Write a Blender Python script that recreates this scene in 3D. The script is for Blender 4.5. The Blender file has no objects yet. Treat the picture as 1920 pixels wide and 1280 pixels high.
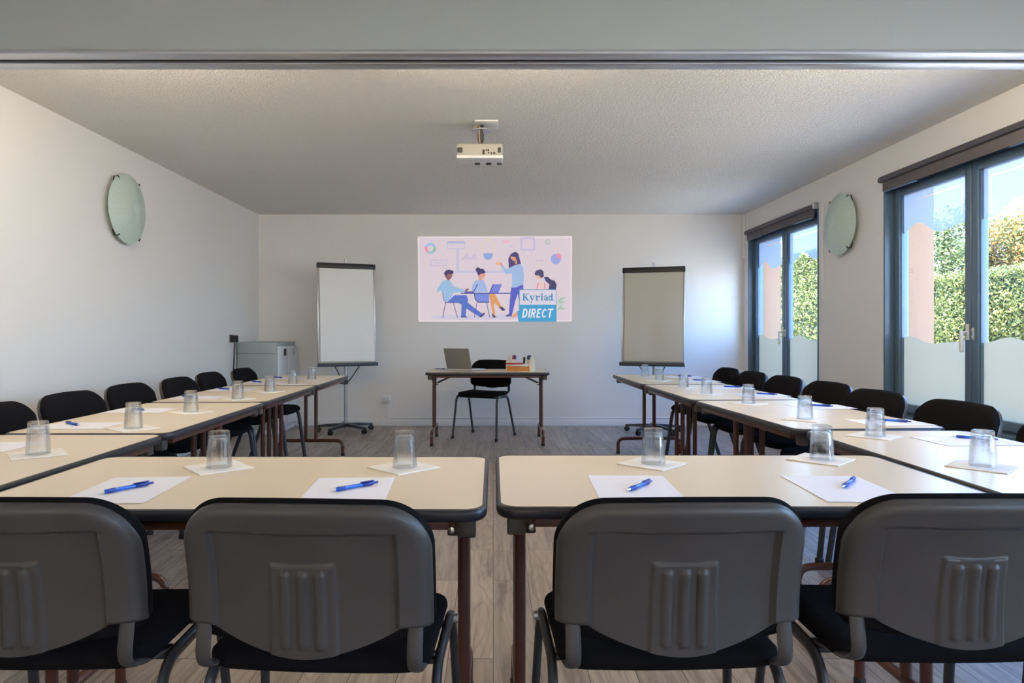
import bpy, bmesh, math, random
import numpy as np
from mathutils import Vector, Matrix

random.seed(7)
C = bpy.context.scene.collection
PI = math.pi

# ------------------------------------------------------------------ camera
H = 1.148           # eye height
F = 1280.0          # focal length in px of a 1920 px wide frame
VX, VY = 925.0, 622.0
cam = bpy.data.cameras.new('camera')
cam.sensor_width = 36; cam.lens = 24
cam.shift_x = (960 - VX) / 1920; cam.shift_y = -(640 - VY) / 1920
cam.clip_start = 0.05
co = bpy.data.objects.new('camera', cam); C.objects.link(co)
co.location = (0, 0, H); co.rotation_euler = (PI / 2, 0, 0)
bpy.context.scene.camera = co

TZ = 0.74           # table top height
def P(px, py, z=TZ):
    """point of a horizontal plane seen at a pixel"""
    d = (H - z) * F / (py - VY)
    return Vector(((px - VX) * d / F, d, z))

# ------------------------------------------------------------------ materials
def new_mat(name):
    m = bpy.data.materials.new(name); m.use_nodes = True
    nt = m.node_tree
    return m, nt, nt.nodes['Principled BSDF'], nt.nodes['Material Output']

def mat(name, col, rough=0.5, metal=0.0, spec=0.5, bump=None, var=None, coat=0.0, trans=0.0, ior=1.45, emit=None, sheen=0.0):
    m, nt, b, out = new_mat(name)
    b.inputs['Base Color'].default_value = (*col, 1)
    b.inputs['Roughness'].default_value = rough
    b.inputs['Metallic'].default_value = metal
    b.inputs['Specular IOR Level'].default_value = spec
    b.inputs['Coat Weight'].default_value = coat
    b.inputs['Transmission Weight'].default_value = trans
    b.inputs['IOR'].default_value = ior
    b.inputs['Sheen Weight'].default_value = sheen
    if emit:
        b.inputs['Emission Color'].default_value = (*emit[0], 1)
        b.inputs['Emission Strength'].default_value = emit[1]
    if bump or var:
        tc = nt.nodes.new('ShaderNodeTexCoord')
    if bump:
        scale, strength, dist = bump[:3]
        n = nt.nodes.new('ShaderNodeTexNoise'); n.inputs['Scale'].default_value = scale
        n.inputs['Detail'].default_value = 3
        nt.links.new(tc.outputs['Object'], n.inputs['Vector'])
        bp = nt.nodes.new('ShaderNodeBump'); bp.inputs['Strength'].default_value = strength
        bp.inputs['Distance'].default_value = dist
        nt.links.new(n.outputs['Fac'], bp.inputs['Height'])
        nt.links.new(bp.outputs['Normal'], b.inputs['Normal'])
    if var:
        scale, amt = var
        n = nt.nodes.new('ShaderNodeTexNoise'); n.inputs['Scale'].default_value = scale
        n.inputs['Detail'].default_value = 4
        nt.links.new(tc.outputs['Object'], n.inputs['Vector'])
        r = nt.nodes.new('ShaderNodeValToRGB')
        r.color_ramp.elements[0].position = 0.3; r.color_ramp.elements[1].position = 0.7
        r.color_ramp.elements[0].color = (*[c * (1 - amt) for c in col], 1)
        r.color_ramp.elements[1].color = (*[min(1, c * (1 + amt)) for c in col], 1)
        nt.links.new(n.outputs['Fac'], r.inputs['Fac'])
        nt.links.new(r.outputs['Color'], b.inputs['Base Color'])
    return m

def srgb(r, g, b):
    f = lambda c: (c / 255 / 12.92) if c / 255 <= 0.04045 else ((c / 255 + 0.055) / 1.055) ** 2.4
    return (f(r), f(g), f(b))

M = {}
M['wall'] = mat('painted_wall', (0.80, 0.785, 0.755), 0.75, bump=(55, 0.25, 0.004))
M['ceil'] = mat('stippled_ceiling', (0.80, 0.78, 0.74), 0.9, bump=(75, 1.0, 0.012))
M['beam'] = mat('beam_paint', (0.42, 0.45, 0.43), 0.55, bump=(25, 0.05, 0.003))
M['alu'] = mat('aluminium_track', (0.55, 0.57, 0.60), 0.38, metal=0.85)
M['groove'] = mat('track_groove', (0.02, 0.02, 0.022), 0.6)
M['skirt'] = mat('skirting_white', (0.80, 0.80, 0.79), 0.45)
M['frame'] = mat('slate_window_frame', (0.095, 0.155, 0.22), 0.32, spec=0.6)
M['rubber'] = mat('window_seal', (0.03, 0.035, 0.04), 0.5)
M['blind'] = mat('blind_cassette', (0.075, 0.07, 0.08), 0.45)
M['blind_cloth'] = mat('blind_cloth', (0.13, 0.115, 0.12), 0.8)
M['salmon'] = mat('salmon_render', (0.345, 0.192, 0.106), 0.9, bump=(80, 0.3, 0.004))
M['laminate'] = mat('cream_laminate', (0.76, 0.635, 0.455), 0.30, spec=0.45, bump=(400, 0.03, 0.0005), var=(2.5, 0.03))
M['band'] = mat('charcoal_edge_band', (0.020, 0.020, 0.025), 0.38, spec=0.55)
M['brown'] = mat('brown_lacquered_steel', (0.085, 0.028, 0.018), 0.28, spec=0.6)
M['blockp'] = mat('grey_brown_plastic', (0.07, 0.06, 0.053), 0.45)
M['bolt'] = mat('bolt_steel', (0.75, 0.74, 0.70), 0.3, metal=1.0)
M['plastic'] = mat('charcoal_chair_plastic', (0.055, 0.05, 0.047), 0.42, spec=0.55, bump=(500, 0.05, 0.0006), var=(9, 0.10))
M['fabric'] = mat('black_fabric', (0.0075, 0.0072, 0.0085), 0.95, spec=0.10, bump=(700, 0.6, 0.0012))
M['tube'] = mat('black_powder_coat', (0.025, 0.027, 0.032), 0.33, spec=0.6)
M['paper'] = mat('white_paper', (0.82, 0.81, 0.86), 0.75)
M['napkin'] = mat('paper_napkin', (0.86, 0.83, 0.77), 0.9, bump=(300, 0.3, 0.0008))
M['penblue'] = mat('pen_blue', (0.010, 0.13, 0.62), 0.25, spec=0.6)
M['pendark'] = mat('pen_dark_blue', (0.008, 0.03, 0.26), 0.3, spec=0.6)
M['pentip'] = mat('pen_tip', (0.72, 0.70, 0.66), 0.3, metal=0.6)
M['black'] = mat('black_plastic', (0.012, 0.012, 0.013), 0.4)
M['whitep'] = mat('white_plastic', (0.78, 0.77, 0.74), 0.4)
M['beigep'] = mat('projector_beige', (0.40, 0.38, 0.32), 0.45)
M['greyp'] = mat('grey_enamel', (0.33, 0.37, 0.36), 0.45, var=(3, 0.04))
M['doorw'] = mat('pale_enamel', (0.66, 0.68, 0.70), 0.4)
M['steel'] = mat('steel_pole', (0.50, 0.51, 0.53), 0.32, metal=0.85)
M['navy'] = mat('dark_navy_plastic', (0.02, 0.028, 0.04), 0.4)
M['chartpaper'] = mat('flip_chart_paper', (0.80, 0.80, 0.77), 0.8, bump=(12, 0.12, 0.004))
M['board'] = mat('whiteboard_panel', (0.55, 0.50, 0.40), 0.45)
M['lapgrey'] = mat('laptop_grey', (0.30, 0.29, 0.26), 0.4, metal=0.55)
M['lapsilver'] = mat('laptop_silver', (0.70, 0.71, 0.73), 0.3, metal=0.5)
M['screen'] = mat('laptop_screen', (0.01, 0.01, 0.012), 0.1)
M['wood'] = mat('light_birch', (0.76, 0.60, 0.38), 0.5, var=(20, 0.06))
M['orangew'] = mat('orange_wood', (0.55, 0.22, 0.055), 0.5, var=(15, 0.12))
M['red'] = mat('marker_red', (0.42, 0.01, 0.02), 0.4)
M['blue'] = mat('marker_blue', (0.015, 0.04, 0.28), 0.4)
M['green'] = mat('marker_green', (0.01, 0.07, 0.06), 0.4)
M['lamp'] = mat('frosted_green_glass', (0.52, 0.64, 0.56), 0.35, spec=0.6)
M['clip'] = mat('dark_bronze', (0.02, 0.03, 0.02), 0.35, metal=0.6)
M['cablebeige'] = mat('beige_cable', (0.45, 0.33, 0.22), 0.5)
M['asphalt'] = mat('gravel_path', (0.50, 0.44, 0.34), 0.95, bump=(60, 0.5, 0.01))
M['bark'] = mat('bark', (0.12, 0.085, 0.055), 0.9)
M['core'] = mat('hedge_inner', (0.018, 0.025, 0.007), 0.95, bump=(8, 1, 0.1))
FILL_E = 7.0
M['tube_lit'] = mat('tube_glow', (0.9, 0.9, 0.88), 0.5, emit=((1.0, 0.85, 0.66), 50.0))  # glow of the fill tubes added behind the beam
M['lit'] = mat('lamp_diffuser', (0.9, 0.9, 0.88), 0.5, emit=((1.0, 0.88, 0.72), FILL_E))  # glow of the globe lamps added behind the camera

def leaf_mat(name, cols):
    m, nt, b, out = new_mat(name)
    oi = nt.nodes.new('ShaderNodeNewGeometry')
    r = nt.nodes.new('ShaderNodeValToRGB')
    els = r.color_ramp.elements
    els[0].color = (*cols[0], 1); els[0].position = 0
    els[1].color = (*cols[-1], 1); els[1].position = 1
    for i, c in enumerate(cols[1:-1]):
        e = els.new((i + 1) / (len(cols) - 1)); e.color = (*c, 1)
    nt.links.new(oi.outputs['Random Per Island'], r.inputs['Fac'])
    nt.links.new(r.outputs['Color'], b.inputs['Base Color'])
    b.inputs['Roughness'].default_value = 0.6
    tr = nt.nodes.new('ShaderNodeBsdfTranslucent')
    nt.links.new(r.outputs['Color'], tr.inputs['Color'])
    mx = nt.nodes.new('ShaderNodeMixShader'); mx.inputs[0].default_value = 0.35
    nt.links.new(b.outputs[0], mx.inputs[1]); nt.links.new(tr.outputs[0], mx.inputs[2])
    nt.links.new(mx.outputs[0], out.inputs['Surface'])
    return m
M['leafhedge'] = leaf_mat('hedge_leaves', [(0.04, 0.06, 0.014), (0.12, 0.15, 0.03), (0.24, 0.25, 0.07), (0.19, 0.195, 0.06)])
M['leaftree'] = leaf_mat('tree_leaves', [(0.05, 0.08, 0.02), (0.11, 0.15, 0.045), (0.21, 0.25, 0.09)])
M['leaforange'] = leaf_mat('autumn_leaves', [(0.06, 0.08, 0.02), (0.12, 0.14, 0.04), (0.30, 0.15, 0.03), (0.34, 0.20, 0.05), (0.10, 0.12, 0.035)])

def floor_mat():
    m, nt, b, out = new_mat('grey_oak_planks')
    tc = nt.nodes.new('ShaderNodeTexCoord')
    sep = nt.nodes.new('ShaderNodeSeparateXYZ'); nt.links.new(tc.outputs['Object'], sep.inputs[0])
    comb = nt.nodes.new('ShaderNodeCombineXYZ')     # planks run along Y
    nt.links.new(sep.outputs['Y'], comb.inputs['X']); nt.links.new(sep.outputs['X'], comb.inputs['Y'])
    br = nt.nodes.new('ShaderNodeTexBrick')
    br.inputs['Scale'].default_value = 1.0
    br.inputs['Brick Width'].default_value = 1.2
    br.inputs['Row Height'].default_value = 0.16
    br.inputs['Mortar Size'].default_value = 0.0016
    br.inputs['Mortar Smooth'].default_value = 0.2
    br.offset = 0.37
    br.inputs['Color1'].default_value = (0.0, 0.0, 0.0, 1)
    br.inputs['Color2'].default_value = (1, 1, 1, 1)
    br.inputs['Mortar'].default_value = (0.5, 0.5, 0.5, 1)
    nt.links.new(comb.outputs[0], br.inputs['Vector'])
    # grain : noise stretched along Y, shifted per plank
    mp = nt.nodes.new('ShaderNodeMapping'); mp.inputs['Scale'].default_value = (22, 1.6, 1)
    nt.links.new(tc.outputs['Object'], mp.inputs['Vector'])
    add = nt.nodes.new('ShaderNodeVectorMath'); add.operation = 'MULTIPLY_ADD'
    nt.links.new(br.outputs['Color'], add.inputs[0]); add.inputs[1].default_value = (7, 13, 5)
    nt.links.new(mp.outputs[0], add.inputs[2])
    n1 = nt.nodes.new('ShaderNodeTexNoise'); n1.inputs['Scale'].default_value = 1.0
    n1.inputs['Detail'].default_value = 6; n1.inputs['Roughness'].default_value = 0.62
    n1.inputs['Distortion'].default_value = 1.2
    nt.links.new(add.outputs[0], n1.inputs['Vector'])
    # growth-ring contour lines
    mp2 = nt.nodes.new('ShaderNodeMapping'); mp2.inputs['Scale'].default_value = (9, 1.3, 1)
    nt.links.new(tc.outputs['Object'], mp2.inputs['Vector'])
    add2 = nt.nodes.new('ShaderNodeVectorMath'); add2.operation = 'MULTIPLY_ADD'
    nt.links.new(br.outputs['Color'], add2.inputs[0]); add2.inputs[1].default_value = (11, 17, 3)
    nt.links.new(mp2.outputs[0], add2.inputs[2])
    n2 = nt.nodes.new('ShaderNodeTexNoise'); n2.inputs['Scale'].default_value = 0.7; n2.inputs['Detail'].default_value = 1.5
    nt.links.new(add2.outputs[0], n2.inputs['Vector'])
    mul = nt.nodes.new('ShaderNodeMath'); mul.operation = 'MULTIPLY'; mul.inputs[1].default_value = 95
    nt.links.new(n2.outputs['Fac'], mul.inputs[0])
    sn = nt.nodes.new('ShaderNodeMath'); sn.operation = 'SINE'; nt.links.new(mul.outputs[0], sn.inputs[0])
    rg = nt.nodes.new('ShaderNodeMapRange'); rg.inputs[1].default_value = 0.55; rg.inputs[2].default_value = 1.0
    rg.inputs[3].default_value = 0.0; rg.inputs[4].default_value = 0.30
    nt.links.new(sn.outputs[0], rg.inputs[0])
    ramp = nt.nodes.new('ShaderNodeValToRGB')
    e = ramp.color_ramp.elements
    e[0].position = 0.25; e[0].color = (0.12, 0.098, 0.082, 1)
    e[1].position = 0.72; e[1].color = (0.42, 0.36, 0.31, 1)
    e2 = e.new(0.48); e2.color = (0.315, 0.265, 0.226, 1)
    nt.links.new(n1.outputs['Fac'], ramp.inputs['Fac'])
    mx = nt.nodes.new('ShaderNodeMix'); mx.data_type = 'RGBA'; mx.blend_type = 'MULTIPLY'
    mx.inputs['B'].default_value = (0.45, 0.42, 0.40, 1)
    nt.links.new(rg.outputs[0], mx.inputs['Factor']); nt.links.new(ramp.outputs[0], mx.inputs['A'])
    # per plank tone
    tone = nt.nodes.new('ShaderNodeMapRange'); tone.inputs[3].default_value = 0.82; tone.inputs[4].default_value = 1.12
    nt.links.new(br.outputs['Color'], tone.inputs[0])
    mt = nt.nodes.new('ShaderNodeMix'); mt.data_type = 'RGBA'; mt.blend_type = 'MULTIPLY'; mt.inputs['Factor'].default_value = 1
    nt.links.new(mx.outputs['Result'], mt.inputs['A']); nt.links.new(tone.outputs[0], mt.inputs['B'])
    # joints
    mj = nt.nodes.new('ShaderNodeMix'); mj.data_type = 'RGBA'
    mj.inputs['B'].default_value = (0.05, 0.042, 0.036, 1)
    nt.links.new(br.outputs['Fac'], mj.inputs['Factor']); nt.links.new(mt.outputs['Result'], mj.inputs['A'])
    nt.links.new(mj.outputs['Result'], b.inputs['Base Color'])
    b.inputs['Roughness'].default_value = 0.42
    bp = nt.nodes.new('ShaderNodeBump'); bp.inputs['Strength'].default_value = 0.12; bp.inputs['Distance'].default_value = 0.002
    nt.links.new(n1.outputs['Fac'], bp.inputs['Height']); nt.links.new(bp.outputs['Normal'], b.inputs['Normal'])
    return m
M['floor'] = floor_mat()

def clear_glass():          # window pane: mostly see-through with fresnel mirror
    m, nt, b, out = new_mat('window_glass')
    nt.nodes.remove(b)
    t = nt.nodes.new('ShaderNodeBsdfTransparent'); t.inputs['Color'].default_value = (0.97, 0.985, 0.98, 1)
    g = nt.nodes.new('ShaderNodeBsdfGlossy'); g.inputs['Roughness'].default_value = 0.02
    lw = nt.nodes.new('ShaderNodeLayerWeight'); lw.inputs['Blend'].default_value = 0.5
    pw = nt.nodes.new('ShaderNodeMath'); pw.operation = 'POWER'; pw.inputs[1].default_value = 5
    nt.links.new(lw.outputs['Facing'], pw.inputs[0])
    fr = nt.nodes.new('ShaderNodeMath'); fr.operation = 'MULTIPLY_ADD'; fr.inputs[1].default_value = 0.6; fr.inputs[2].default_value = 0.025
    nt.links.new(pw.outputs[0], fr.inputs[0])
    mx = nt.nodes.new('ShaderNodeMixShader')
    nt.links.new(fr.outputs[0], mx.inputs[0]); nt.links.new(t.outputs[0], mx.inputs[1]); nt.links.new(g.outputs[0], mx.inputs[2])
    nt.links.new(mx.outputs[0], out.inputs['Surface'])
    return m
M['glass'] = clear_glass()

def frost(name, col, see):
    m, nt, b, out = new_mat(name)
    nt.nodes.remove(b)
    t = nt.nodes.new('ShaderNodeBsdfTransparent'); t.inputs['Color'].default_value = (*col, 1)
    tr = nt.nodes.new('ShaderNodeBsdfTranslucent'); tr.inputs['Color'].default_value = (*col, 1)
    d = nt.nodes.new('ShaderNodeBsdfDiffuse'); d.inputs['Color'].default_value = (0.75, 0.76, 0.74, 1)
    m1 = nt.nodes.new('ShaderNodeMixShader'); m1.inputs[0].default_value = 0.35
    nt.links.new(tr.outputs[0], m1.inputs[1]); nt.links.new(d.outputs[0], m1.inputs[2])
    m2 = nt.nodes.new('ShaderNodeMixShader'); m2.inputs[0].default_value = see
    nt.links.new(m1.outputs[0], m2.inputs[1]); nt.links.new(t.outputs[0], m2.inputs[2])
    nt.links.new(m2.outputs[0], out.inputs['Surface'])
    return m
M['frost_top'] = frost('frosted_film_upper', (0.20, 0.24, 0.31), 0.25)
M['frost_low'] = frost('frosted_film_lower', (0.195, 0.168, 0.112), 0.05)

def tumbler_glass():
    m, nt, b, out = new_mat('tumbler_glass')
    nt.nodes.remove(b)
    g = nt.nodes.new('ShaderNodeBsdfGlass'); g.inputs['Roughness'].default_value = 0.0; g.inputs['IOR'].default_value = 1.47
    g.inputs['Color'].default_value = (0.97, 0.985, 0.99, 1)
    t = nt.nodes.new('ShaderNodeBsdfTransparent'); t.inputs['Color'].default_value = (0.97, 0.98, 0.99, 1)
    mx = nt.nodes.new('ShaderNodeMixShader'); mx.inputs[0].default_value = 0.68
    nt.links.new(g.outputs[0], mx.inputs[1]); nt.links.new(t.outputs[0], mx.inputs[2])
    nt.links.new(mx.outputs[0], out.inputs['Surface'])
    return m
M['tumbler'] = tumbler_glass()

# ------------------------------------------------------------------ mesh helpers
class MB:
    def __init__(s): s.v = []; s.f = []; s.mi = []; s.sm = []
    def add(s, verts, faces, smooth=False, mi=0):
        o = len(s.v); s.v += [tuple(v) for v in verts]
        for f in faces:
            s.f.append(tuple(i + o for i in f)); s.mi.append(mi); s.sm.append(smooth)
        return s
    def box(s, a, b, mi=0, M4=None):
        x0, y0, z0 = a; x1, y1, z1 = b
        vs = [(x0,y0,z0),(x1,y0,z0),(x1,y1,z0),(x0,y1,z0),(x0,y0,z1),(x1,y0,z1),(x1,y1,z1),(x0,y1,z1)]
        if M4 is not None: vs = [M4 @ Vector(v) for v in vs]
        return s.add(vs, [(3,2,1,0),(4,5,6,7),(0,1,5,4),(1,2,6,5),(2,3,7,6),(3,0,4,7)], False, mi)
    def bbox(s, a, b, bev=0.004, mi=0, M4=None, seg=2):
        """box with rounded edges"""
        bm = bmesh.new()
        bmesh.ops.create_cube(bm, size=1)
        for v in bm.verts:
            v.co = Vector([(a[i] + b[i]) / 2 + v.co[i] * (b[i] - a[i]) for i in range(3)])
        bev = min(bev, min(abs(b[i] - a[i]) for i in range(3)) * 0.45)
        bmesh.ops.bevel(bm, geom=bm.edges[:], offset=bev, segments=seg, affect='EDGES', profile=0.5)
        vs = [(M4 @ v.co if M4 is not None else v.co.copy()) for v in bm.verts]
        bm.verts.index_update()
        fs = [tuple(v.index for v in f.verts) for f in bm.faces]
        bm.free()
        return s.add(vs, fs, True, mi)
    def tube(s, pts, ra, rb=None, n=10, mi=0, up=(0, 0, 1), caps=True):
        """sweep an (elliptical) section along a path; ra is across, rb along 'up'"""
        rb = ra if rb is None else rb
        pts = [Vector(p) for p in pts]; k = len(pts); vs = []; up = Vector(up)
        for i, p in enumerate(pts):
            t = (pts[min(i + 1, k - 1)] - pts[max(i - 1, 0)]).normalized()
            u = up
            if abs(t.dot(u)) > 0.98: u = Vector((0, 1, 0)) if abs(t.y) < 0.9 else Vector((1, 0, 0))
            side = t.cross(u).normalized(); upv = side.cross(t).normalized()
            for j in range(n):
                a = 2 * PI * j / n
                vs.append(p + side * (ra * math.cos(a)) + upv * (rb * math.sin(a)))
        fs = []
        for i in range(k - 1):
            for j in range(n):
                a = i * n + j; b = i * n + (j + 1) % n
                fs.append((a, b, b + n, a + n))
        s.add(vs, fs, True, mi)
        if caps:
            o = len(s.v) - len(vs)
            s.f.append(tuple(o + j for j in reversed(range(n)))); s.mi.append(mi); s.sm.append(False)
            s.f.append(tuple(o + (k - 1) * n + j for j in range(n))); s.mi.append(mi); s.sm.append(False)
        return s
    def loft(s, loops, cap0=True, cap1=True, smooth=True, mi=0, closed=False):
        n = len(loops[0]); vs = [p for l in loops for p in l]; fs = []
        k = len(loops)
        for i in range(k if closed else k - 1):
            for j in range(n):
                a = i * n + j; b = i * n + (j + 1) % n
                c = ((i + 1) % k) * n
                fs.append((a, b, c + (j + 1) % n, c + j))
        o = len(s.v)
        s.add(vs, fs, smooth, mi)
        if not closed:
            if cap0: s.f.append(tuple(o + j for j in reversed(range(n)))); s.mi.append(mi); s.sm.append(False)
            if cap1: s.f.append(tuple(o + (k - 1) * n + j for j in range(n))); s.mi.append(mi); s.sm.append(False)
        return s
    def lathe(s, prof, n=32, mi=0, closed=False, M4=None):
        """prof: (r, z) pairs"""
        loops = []
        for r, z in prof:
            l = [Vector((r * math.cos(2 * PI * j / n), r * math.sin(2 * PI * j / n), z)) for j in range(n)]
            loops.append([M4 @ p for p in l] if M4 is not None else l)
        return s.loft(loops, True, True, True, mi, closed)
    def build(s, name, material, parent=None, loc=None):
        me = bpy.data.meshes.new(name)
        me.from_pydata(s.v, [], s.f)
        mats = material if isinstance(material, (list, tuple)) else [material]
        for m in mats: me.materials.append(m)
        me.polygons.foreach_set('material_index', s.mi)
        me.polygons.foreach_set('use_smooth', s.sm)
        me.update()
        bm = bmesh.new(); bm.from_mesh(me)
        bmesh.ops.recalc_face_normals(bm, faces=bm.faces[:]); bm.to_mesh(me); bm.free()
        try: me.set_sharp_from_angle(angle=math.radians(50))
        except Exception: pass
        o = bpy.data.objects.new(name, me); C.objects.link(o)
        if parent is not None: o.parent = parent
        if loc is not None: o.location = loc
        return o

def raw(name, verts, faces, mats, parent=None, mi=None, smooth=False):
    me = bpy.data.meshes.new(name); me.from_pydata(verts, [], faces)
    for m in (mats if isinstance(mats, (list, tuple)) else [mats]): me.materials.append(m)
    if mi: me.polygons.foreach_set('material_index', mi)
    if smooth: me.polygons.foreach_set('use_smooth', [True] * len(faces))
    me.update()
    o = bpy.data.objects.new(name, me); C.objects.link(o)
    if parent is not None: o.parent = parent
    return o

def rrect(L, W, r, n=6, z=0.0, cx=0, cy=0):
    pts = []
    for qx, qy, a0 in ((1, 1, 0), (-1, 1, 90), (-1, -1, 180), (1, -1, 270)):
        for i in range(n + 1):
            a = math.radians(a0 + 90 * i / n)
            pts.append(Vector((cx + qx * (L / 2 - r) + r * math.cos(a), cy + qy * (W / 2 - r) + r * math.sin(a), z)))
    return pts

def arc_path(pts, r, n=6):
    """polyline with rounded corners"""
    pts = [Vector(p) for p in pts]; out = [pts[0]]
    for i in range(1, len(pts) - 1):
        a, b, c = pts[i - 1], pts[i], pts[i + 1]
        d1 = (a - b); d2 = (c - b); rr = min(r, d1.length * 0.49, d2.length * 0.49)
        p1 = b + d1.normalized() * rr; p2 = b + d2.normalized() * rr
        for k in range(n + 1):
            t = k / n
            out.append(p1 * (1 - t) ** 2 + b * 2 * t * (1 - t) + p2 * t ** 2)
    out.append(pts[-1]); return out

def tag(o, label, cat, group=None):
    o['label'] = label; o['category'] = cat
    if group: o['group'] = group
    return o
def thing(name, label, cat, loc=(0, 0, 0), rz=0.0, group=None):
    o = bpy.data.objects.new(name, None); C.objects.link(o)
    o.location = loc; o.rotation_euler = (0, 0, rz); o.empty_display_size = 0.1
    return tag(o, label, cat, group)
def struct(o):
    o['kind'] = 'structure'; return o
def kids(o): return list(o.children)
def dup(root, label, loc, rz, group=None):
    r = root.copy(); C.objects.link(r); r.location = loc; r.rotation_euler = (0, 0, rz)
    tag(r, label, root['category'], group or root.get('group'))
    for ch in kids(root):
        c = ch.copy(); C.objects.link(c); c.parent = r
        for g in kids(ch):
            d = g.copy(); C.objects.link(d); d.parent = c
    return r

# ------------------------------------------------------------------ room shell
XL, XR, YB, YF, ZC = -2.87, 3.066, 8.35, -3.4, 2.583
XO = XR + 0.39                       # outside face of the window wall
W1 = (6.43, 8.21); W2 = (3.56, 5.357); W3_ADDED = (0.55, 2.35); W4_ADDED = (-2.6, -0.8)  # last two are unseen windows added behind the camera for extra daylight
WZ0, WZ1 = 0.50, 2.325

struct(MB().box((XL - .2, YF - .2, -0.1), (XO, YB + .2, 0)).build('floor', M['floor']))
struct(MB().box((XL - .2, YF - .2, ZC), (XO, YB + .2, ZC + .25)).build('ceiling', M['ceil']))
struct(MB().box((XL - .2, YF - .2, 0), (XL, YB + .2, ZC)).build('wall_left', M['wall']))
struct(MB().box((XL, YB, 0), (XR, YB + .2, ZC)).build('wall_back', M['wall']))
struct(MB().box((XL, YF - .2, 0), (XR, YF, ZC)).build('wall_front', M['wall']))
# window wall with openings (inside painted white, outside and reveals salmon)
wr = MB()
ys = [YF - .2]
for w in (W4_ADDED, W3_ADDED, W2, W1): ys += [w[0], w[1]]
ys.append(YB + .2)
XM = XR + 0.16                       # inner leaf / outer leaf split
for lo, hi, mi in ((XR, XM, 0), (XM, XO, 1)):
    for i in range(0, len(ys), 2):
        wr.box((lo, ys[i], 0), (hi, ys[i + 1], ZC), mi)
    for i in range(1, len(ys) - 1, 2):
        wr.box((lo, ys[i], 0), (hi, ys[i + 1], WZ0), mi)
        wr.box((lo, ys[i], WZ1), (hi, ys[i + 1], ZC), mi)
struct(wr.build('wall_right', [M['wall'], M['salmon']]))

# baseboards
def skirt(name, a, b):
    struct(MB().bbox(a, b, 0.004).build(name, M['skirt']))
skirt('baseboard_back', (XL + .016, YB - .014, 0), (XR - .016, YB, .085))
skirt('baseboard_left', (XL, YF, 0), (XL + .014, YB, .085))
skirt('baseboard_right', (XR - .014, YF, 0), (XR, YB, .085))
# thin cable trunking above the far baseboard, and corner trunking
struct(MB().bbox((-1.25, YB - .016, .088), (XR - .02, YB, .106), .003).build('trim_1', M['skirt']))
struct(MB().bbox((XR - .03, YB - .05, 2.05), (XR, YB - .004, ZC), .004).build('trim_2', M['skirt']))
# white vertical casing on the pier beside the far window
struct(MB().bbox((XR - .012, W1[0] - .10, 1.42), (XR, W1[0] - .045, 2.36), .003).build('trim_3', M['skirt']))

# ceiling beam and sliding-partition track
BZ = 2.283
struct(MB().bbox((XL, 2.79, BZ + .012), (XR, 2.955, ZC), 0.004).build('trim_4', M['beam']))
tk = MB()
tk.bbox((XL, 2.786, BZ), (XR, 2.850, BZ + .016), .002, 0)
tk.bbox((XL, 2.892, BZ), (XR, 2.957, BZ + .016), .002, 0)
tk.box((XL, 2.850, BZ + .010), (XR, 2.892, BZ + .0155), 1)
struct(tk.build('trim_5', [M['alu'], M['groove']]))

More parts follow.
